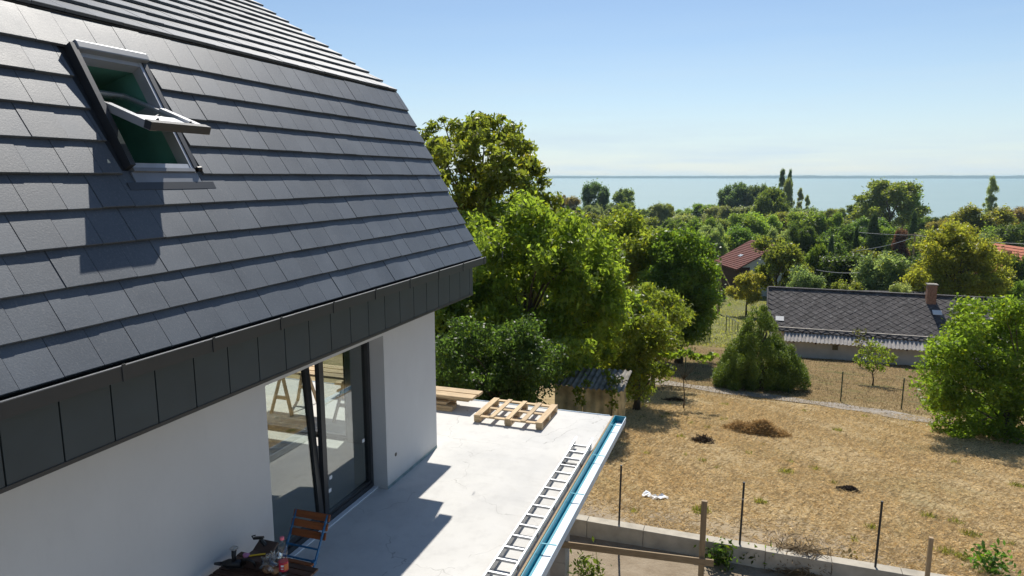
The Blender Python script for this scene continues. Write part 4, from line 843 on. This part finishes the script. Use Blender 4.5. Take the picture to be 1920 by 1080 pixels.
# --- big near plants, each with leaves of its own
def big_tree(name, label, base, lobes, dens, size, col, seed, trunk_r, zt=.7, asp=.5, droop=.3, mat='leaf', up=.35, shell=.5, lower=.4, cat='tree', nl=26, yl=None):
    r2 = np.random.default_rng(seed); b = np.array(base); root = thing(name, label, cat, tuple(base))
    L_ = [(tuple(np.array(c) - b), r) for c, r in lobes]; C, O = lobe_points(L_, dens * .82, r2, shell, lower)
    g_ = ground(C[:, 0] + b[0], C[:, 1] + b[1]) - b[2] + .05; C[:, 2] = np.maximum(C[:, 2], g_)
    V = leaves(C, size, r2, asp, up, droop, .45, O); me = quads_mesh('crown', V, r2.uniform(0, 1, len(V)), M[mat])
    h = max(c[2] for c, r in L_)
    if trunk_r: obj('trunk', limbs(L_, h, trunk_r, 0, zt, nl=nl), root)
    obj('crown', me, root, color=col); return root
def px_lobes(spec, seed):       # (x, y, radius px, distance) blobs read off the photograph
    r2 = np.random.default_rng(seed); out_ = []
    for x, y, r_, D in spec:
        D2 = D + r2.uniform(-.6, .6); p = at_d(x, y, D2); k = r_ / F_PX * D2; out_.append((tuple(p), (k, k, k * .85)))
    return out_
def fill(poly_fn, n, r_, D, depth, seed):
    r2 = np.random.default_rng(seed); o_ = []
    while len(o_) < n:
        x, y = r2.uniform(740, 1400), r2.uniform(200, 800)
        if poly_fn(x, y): o_.append((x, y, r_ * r2.uniform(.7, 1.25), D + r2.uniform(-depth, depth)))
    return o_
# tall walnut behind the house
spec = fill(lambda x, y: ((x - 896) / 116) ** 2 + ((y - 365) / 135) ** 2 < 1 and x > 730 and math.sin(x * .061) * math.sin(y * .073 + x * .02) > -.75, 200, 17, 31, 3.2, 1) + [(850, 238, 17, 31), (812, 240, 15, 31), (790, 262, 16, 30), (830, 225, 8, 31), (896, 228, 20, 31), (926, 232, 20, 31), (960, 245, 20, 31), (985, 275, 18, 31), (1005, 318, 15, 31), (1020, 345, 14, 31), (1015, 395, 24, 30), (1022, 322, 8, 31), (940, 222, 9, 31), (975, 262, 10, 31), (870, 250, 10, 31), (800, 250, 8, 31), (1012, 335, 9, 31), (1030, 400, 22, 30), (1045, 425, 22, 29), (1005, 425, 24, 29), (965, 420, 26, 29), (930, 440, 26, 29), (1035, 375, 18, 30), (985, 395, 24, 30)]
bs = at_d(905, 640, 31); bs[2] = float(ground(bs[0], bs[1]))
big_tree('walnut_tree', 'tall brownish green tree rising above the roof edge to the sky', bs, px_lobes(spec, 2), 120, .25, (.125, .15, .036), 3, .3, .85, .45, .9, shell=.7)
# spreading yellow-green walnut in front of it
spec = fill(lambda x, y: ((x - 985) / 175) ** 2 + ((y - 555) / 172) ** 2 < 1 and x > 790, 210, 27, 24.5, 2.4, 4) + [(1120, 480, 24, 24), (1135, 500, 18, 24), (1090, 440, 26, 25), (1050, 425, 24, 25), (1000, 400, 26, 25), (1085, 660, 26, 22.5), (1040, 690, 22, 22), (1110, 640, 22, 22.5), (860, 560, 30, 25), (840, 630, 26, 25), (1150, 545, 24, 25), (1060, 405, 18, 25.5), (1085, 425, 18, 25.5), (1110, 448, 20, 25.5), (1140, 470, 18, 25.5), (1155, 490, 18, 25.5), (1180, 560, 20, 26), (1200, 580, 18, 26.5), (940, 395, 22, 26), (890, 430, 26, 26), (870, 480, 26, 26), (1165, 575, 22, 25), (1150, 600, 24, 24.5), (1140, 635, 22, 24), (1160, 515, 20, 25.5), (1130, 560, 26, 24.5), (1140, 670, 18, 23.5), (1170, 610, 18, 25.5), (1000, 680, 24, 20.6), (1030, 690, 22, 20.6), (1060, 692, 18, 20.8), (985, 690, 20, 20.4), (1045, 705, 14, 20.6), (1075, 690, 16, 21), (1050, 655, 24, 20.8), (1020, 650, 24, 21), (1085, 665, 18, 20.6), (1100, 650, 20, 21)]
bs = at_d(985, 720, 24.5); bs[2] = float(ground(bs[0], bs[1]))
big_tree('walnut_tree', 'wide yellow green tree with long leaves leaning over the shed', bs, px_lobes(spec, 5), 130, .21, (.14, .195, .038), 6, .26, .6, .42, .9, shell=.7)
# dark evergreen bush at the terrace edge
spec = fill(lambda x, y: ((x - 930) / 108) ** 2 + ((y - 685) / 88) ** 2 < 1 and y > 600, 110, 26, 19, 1.0, 7)
bs = at_d(935, 760, 19); bs[2] = float(ground(bs[0], bs[1]))
big_tree('evergreen_bush', 'dark green dense bush between the planks and the shed', bs, px_lobes(spec, 8), 300, .1, (.055, .095, .03), 9, .12, .6, .55, .2, shell=.5, cat='bush')
spec = fill(lambda x, y: ((x - 850) / 60) ** 2 + ((y - 640) / 95) ** 2 < 1, 60, 26, 23.5, 1.2, 57); bs = at_d(850, 740, 23.5); bs[2] = float(ground(bs[0], bs[1]))
big_tree('shade_tree', 'dark leafy tree between the house corner and the wide walnut', bs, px_lobes(spec, 58), 120, .18, (.075, .115, .025), 59, .14, .7, .5, .4)
# undergrowth right of the shed, ivy clad tree, light shrub, vine
spec = fill(lambda x, y: ((x - 1195) / 60) ** 2 + ((y - 655) / 78) ** 2 < 1, 60, 24, 27, 1.2, 10); bs = at_d(1195, 715, 27); bs[2] = float(ground(bs[0], bs[1]))
big_tree('shade_bush', 'brown green leafy bush standing right of the shed', bs, px_lobes(spec, 11), 170, .16, (.115, .145, .03), 12, .14, .7, .45, .5, cat='bush')
spec = fill(lambda x, y: ((x - 1222) / 68) ** 2 + ((y - 605) / 62) ** 2 < 1, 60, 22, 33, 1.5, 13); bs = at_d(1225, 660, 33); bs[2] = float(ground(bs[0], bs[1]))
big_tree('sumac_bush', 'bright green feathery bush in front of the ivy tree', bs, px_lobes(spec, 14), 130, .22, (.135, .17, .035), 15, .12, .7, .3, .8, cat='bush')
spec = fill(lambda x, y: ((x - 1277) / 58) ** 2 + ((y - 538) / 92) ** 2 < 1, 100, 24, 44, 1.8, 16) + [(1240, 450, 18, 44), (1236, 470, 20, 44), (1250, 440, 12, 44), (1262, 455, 12, 44)]; bs = at_d(1275, 612, 44); bs[2] = float(ground(bs[0], bs[1]))
big_tree('ivy_tree', 'thick dark green ivy covered tree beside the chain link fence', bs, px_lobes(spec, 17), 130, .2, (.09, .145, .028), 18, .25, .7, .6, .4, shell=.45)
spec = fill(lambda x, y: ((x - 1165) / 62) ** 2 + ((y - 465) / 62) ** 2 < 1, 54, 24, 48, 3, 19); bs = at_d(1165, 560, 48); bs[2] = float(ground(bs[0], bs[1]))
big_tree('plum_tree', 'green and rust tinged tree behind the wide yellow green one', bs, px_lobes(spec, 20), 100, .26, (.15, .185, .04), 21, .25, .7, .5, .3)
spec = [(1245 + i * 9, 662 + 4 * math.sin(i) + i * .8, 9, 28) for i in range(11)] + [(1240, 655, 14, 28)]; bs = at_d(1284, 712, 28); bs[2] = float(ground(bs[0], bs[1]))
big_tree('grape_vine', 'light green vine trained along a wire by the path', bs, px_lobes(spec, 22), 130, .17, (.12, .17, .03), 23, .03, .8, .8, .2, cat='vine')
# ivy on the shed
spec = [(1085, 735, 14, 20.6), (1088, 755, 12, 20.4), (1100, 720, 10, 20.8), (1150, 715, 13, 21.2), (1148, 735, 12, 20.6), (1150, 760, 11, 20.6), (1060, 705, 12, 21.5), (1140, 700, 9, 22)]
big_tree('ivy', 'ivy growing over the corrugated shed', (sl_[0] + 1, SY, gz_), px_lobes(spec, 24), 260, .11, (.1, .13, .025), 25, 0, .5, .8, .2, cat='ivy')
# thuja group by the path
D0 = at(1425, 728) @ fh; lb = []; r2 = np.random.default_rng(30)
for (cx_, yt, hw_, n) in ((1424, 568, 62, 190), (1380, 640, 40, 80), (1474, 640, 38, 80)):
    for i in range(n):
        t = r2.uniform(0, 1) ** .6; y_ = yt + (722 - yt) * t; rr = hw_ * min(1.0, .02 + 1.2 * t ** .8 - .2 * t ** 4); an = r2.uniform(0, 6.283); lb.append((cx_ + rr * .88 * math.cos(an), y_, 6 + 6 * t, D0 + rr * .88 / F_PX * D0 * math.sin(an)))
bs = at(1425, 728); L_ = px_lobes(lb, 31); L_ = [(c, (r_[0], r_[1], r_[2] * 1.7)) for c, r_ in L_]
big_tree('thuja', 'broad pointed green thuja beside the gravel path', bs, L_, 330, .12, (.115, .165, .03), 32, .15, .8, .35, -1.5, 'needle', .1, .4, .6)
# sapling on the lawn
D0 = at(1636, 723) @ fh; spec = [(1640, 650, 14, D0), (1622, 662, 13, D0), (1612, 680, 9, D0), (1655, 662, 13, D0), (1668, 675, 10, D0), (1640, 675, 14, D0), (1630, 690, 10, D0), (1652, 690, 9, D0), (1676, 670, 6, D0), (1605, 672, 6, D0)]
bs = at(1636, 723); big_tree('sapling', 'small round green sapling on the dry lawn', bs, px_lobes(spec, 40), 150, .16, (.13, .175, .035), 41, .05, .6, .5, .4)
spec = [(1612, 625, 12, D0 + 8), (1618, 640, 12, D0 + 8), (1608, 645, 10, D0 + 8)]; bs = at_d(1614, 665, D0 + 8); bs[2] = float(ground(bs[0], bs[1])); big_tree('young_tree', 'thin grey leaved young tree by the low house wall', bs, px_lobes(spec, 42), 40, .2, (.08, .085, .05), 43, .05, .8)
# large bush at the right edge
D0 = at(1820, 825) @ fh; r2 = np.random.default_rng(44); lb = []
while len(lb) < 170:
    x, y = r2.uniform(1720, 2080), r2.uniform(565, 835)
    if ((x - 1880) / 145) ** 2 + ((y - 720) / 125) ** 2 < 1 or (((x - 1860) / 70) ** 2 + ((y - 620) / 60) ** 2 < 1): lb.append((x, y, r2.uniform(17, 30), D0 + r2.uniform(-.6, 2.2)))
bs = at_d(1880, 820, D0 + .6); bs[2] = float(ground(bs[0], bs[1]))
big_tree('leafy_bush', 'large bright green bush beside the gravel path and yard', bs, px_lobes(lb, 45), 170, .14, (.12, .18, .03), 46, .12, .6, .55, .1, shell=.55, cat='bush', nl=40)
# big yellowish tree behind the old house
r2 = np.random.default_rng(47); lb = []
while len(lb) < 100:
    x, y = r2.uniform(1700, 1900), r2.uniform(420, 570)
    if ((x - 1798) / 92) ** 2 + ((y - 500) / 72) ** 2 < 1: lb.append((x, y, r2.uniform(13, 22), 72 + r2.uniform(-3.5, 3.5)))
bs = at_d(1795, 560, 72); bs[2] = float(ground(bs[0], bs[1]))
big_tree('yellow_tree', 'wide yellow green tree towering behind the old slate roof', bs, px_lobes(lb, 48), 90, .28, (.18, .19, .04), 49, .3, .75, .5, .2, shell=.8)
# ------------------------------------------------------------------ dry grass, weeds, small yard things
def blades(name, n, xr, yr, ln, wd, col, seed, lean, mask=None, mat='straw'):
    r2 = np.random.default_rng(seed); x = r2.uniform(*xr, n); u = r2.uniform(0, 1, n); y = yr[0] + (yr[1] - yr[0]) * u ** 1.25
    if mask is not None: k = mask(x, y, r2); x, y = x[k], y[k]
    n = len(x); z = ground(x, y); a = r2.uniform(0, 6.283, n); l_ = ln * r2.uniform(.5, 1.4, n); le = r2.uniform(*lean, n)
    d = np.stack([np.cos(a) * np.sin(le), np.sin(a) * np.sin(le), np.cos(le)], 1) * l_[:, None]; s = np.stack([-np.sin(a), np.cos(a), 0 * a], 1) * wd * r2.uniform(.6, 1.3, n)[:, None]
    p = np.stack([x, y, z - .01], 1); V = np.stack([p - s, p + s, p + d * .6 + s * .6 + [0, 0, .01], p + d - [0, 0, .01]], 1)
    o = obj(name, quads_mesh(name, V, r2.uniform(0, 1, n), M[mat]), None, (0, 0, 0), col); return tag(o, kind='stuff')
def patchy(x, y, r2): f = np.sin(x * .9 + 1.3 * np.sin(y * .5)) * np.sin(y * .7 + 1.1 * np.sin(x * .6)) + .5 * np.sin(x * 2.3 + y * 1.7); return r2.uniform(-1.6, .6, len(x)) < f + .35 + np.minimum(0, (y - 16) * .3)
blades('dry_grass', 270000, (-7, 17), (13.75, 33), .17, .0065, (.56, .43, .235), 90, (.9, 1.52), patchy)
blades('lawn_grass', 60000, (-6, 20), (33.5, 55), .13, .014, (.36, .27, .145), 91, (.4, 1.3))
blades('meadow_grass', 30000, (-14, 6), (57, 112), .2, .03, (.19, .2, .075), 93, (.3, 1.2), None, 'leaf')
def tufts(x, y, r2):
    cx_ = r2.uniform(-4, 14, 60); cy_ = r2.uniform(14, 33, 60); s = r2.uniform(.06, .22, 60); k = np.zeros(len(x), bool)
    for a, b, c in zip(cx_, cy_, s): k |= (x - a) ** 2 + (y - b) ** 2 < c * c * r2.uniform(.1, 1.4, len(x))
    return k
blades('green_tufts', 400000, (-4, 14), (13.9, 33), .13, .01, (.13, .135, .045), 92, (.1, .9), tufts, 'leaf')
# straw heap
def heap(name, label, cat, px_, py_, rad, h, n, col, seed, ln=.3, wd=.01, mat='straw'):
    b = at(px_, py_); r2 = np.random.default_rng(seed); root = thing(name, label, cat, tuple(b)); a = r2.uniform(0, 6.283, n); q = np.sqrt(r2.uniform(0, 1, n)); x, y = rad[0] * q * np.cos(a), rad[1] * q * np.sin(a)
    z = h * (1 - q ** 1.6) * r2.uniform(.75, 1.1, n) * (1 + .3 * np.sin(x * 6) * np.cos(y * 5)) + ground(b[0] + x, b[1] + y) - b[2]; C = np.stack([x, y, z], 1)
    di = unit(r2.normal(0, 1, (n, 3)) * [1, 1, .45]); s = unit(np.cross(di, r2.normal(0, 1, (n, 3)))) * wd; l_ = ln * r2.uniform(.5, 1.2, (n, 1)); V = np.stack([C - di * l_ / 2 - s, C - di * l_ / 2 + s, C + di * l_ / 2 + s * .5, C + di * l_ / 2 - s * .5], 1)
    obj('strands', quads_mesh('strands', V, r2.uniform(0, 1, n), M[mat]), root, color=col); mb = MB(); m_ = 10
    vs_ = [(b[0], b[1], b[2] + h * .75)] + [(b[0] + rad[0] * t * .95 * math.cos(6.283 * i / m_), b[1] + rad[1] * t * .95 * math.sin(6.283 * i / m_), b[2] + h * .75 * (1 - t ** 1.6) - .03) for t in (.5, 1) for i in range(m_)]
    fs_ = [(0, 1 + i, 1 + (i + 1) % m_) for i in range(m_)] + [(1 + i, 1 + m_ + i, 1 + m_ + (i + 1) % m_, 1 + (i + 1) % m_) for i in range(m_)]
    mb.add(vs_, fs_).build('core', M['straw_core'], root, smooth=True); return root
M['straw_core'] = simple('matted_straw', (.16, .1, .04), .95, 0, .3, 6)
heap('straw_heap', 'long heap of raked golden straw on the dry yard', 'heap', 1418, 812, (1.15, .46), .42, 7000, (.4, .27, .12), 95)
heap('twig_heap', 'small dark clump of dead twigs near the straw heap', 'twigs', 1316, 828, (.34, .22), .16, 350, (.07, .05, .035), 96, .3, .012)
heap('rubble', 'dark clods of earth lying in the middle of the yard', 'clods', 1588, 920, (.3, .14), .12, 500, (.07, .055, .045), 97, .1, .03)
heap('twig_heap', 'dark dead brush lying near the path by the shed', 'twigs', 1262, 752, (.5, .22), .14, 300, (.08, .055, .035), 98, .3, .012)
heap('brushwood', 'dry cut brushwood heaped against the retaining wall', 'twigs', 1500, 1066, (.6, .22), .18, 450, (.2, .15, .09), 99, .5, .009)
b = at(1228, 934); r2 = np.random.default_rng(4); mb = MB(); vs_ = []
for j in range(5):
    for i in range(9): vs_.append((b[0] - .3 + i * .075 + r2.uniform(-.02, .02), b[1] - .1 + j * .05 + .05 * math.sin(i), b[2] + .03 + abs(r2.normal(0, .03)) + .02 * math.sin(i * 1.4)))
mb.add(vs_, [(j * 9 + i, j * 9 + i + 1, (j + 1) * 9 + i + 1, (j + 1) * 9 + i) for j in range(4) for i in range(8)]); o = mb.build('plastic_sheet', M['white_sheet'], None, origin=tuple(b)); md = o.modifiers.new('thick', 'SOLIDIFY'); md.thickness = .004
tag(o, 'torn white plastic sheet lying on the dry yard', 'litter')
for (x, y, r_, n, lab, c) in ((1350, 1045, .28, 260, 'dark green weed growing before the retaining wall by the stake', (.05, .085, .02)), (1455, 1045, .2, 170, 'bright green weed growing before the retaining wall', (.13, .2, .03)), (1410, 1040, .18, 120, 'sparse weed between the two greener ones at the wall', (.06, .08, .025)), (1855, 1065, .33, 260, 'feathery green seedling at the corner of the dry yard', (.06, .13, .03)), (1105, 1072, .3, 220, 'weed sprouting beside the concrete column', (.08, .11, .03)), (1578, 1052, .22, 70, 'withered drooping weed on the retaining wall', (.1, .085, .05))):
    b = on_z(x, y + 14, -3.15) if y > 1030 and x < 1600 else at(x, y + 10); r2 = np.random.default_rng(int(x)); C = r2.normal(0, 1, (n, 3)) * [r_ * .5, r_ * .4, r_ * .5] + [0, 0, r_ * .75]; C[:, 2] = np.abs(C[:, 2])
    root = thing('weed', lab, 'weed', tuple(b)); obj('leaves', quads_mesh('leaves', leaves(C, .11, r2, .45, .5, .2), r2.uniform(0, 1, n), M['leaf']), root, color=c); mb = MB()
    for k in range(7): q = C[k * 5]; mb.tube([b, b + q * [.4, .4, .6], b + q], .005, 4)
    mb.build('stems', M['bark'], root)
# ------------------------------------------------------------------ air
hz = MB().box(-13000, 13000, -300, 12500, -31, 16).build('haze', M['ground']); tag(hz, kind='stuff'); hz.data.materials.clear()
hm = bpy.data.materials.new('haze_air'); hm.use_nodes = True; t = hm.node_tree; t.nodes.clear(); oo = t.nodes.new('ShaderNodeOutputMaterial'); pv_ = t.nodes.new('ShaderNodeVolumePrincipled')
pv_.inputs['Color'].default_value = (.62, .85, .95, 1); pv_.inputs['Density'].default_value = .0001; pv_.inputs['Anisotropy'].default_value = .2; t.links.new(pv_.outputs[0], oo.inputs['Volume']); hz.data.materials.append(hm)
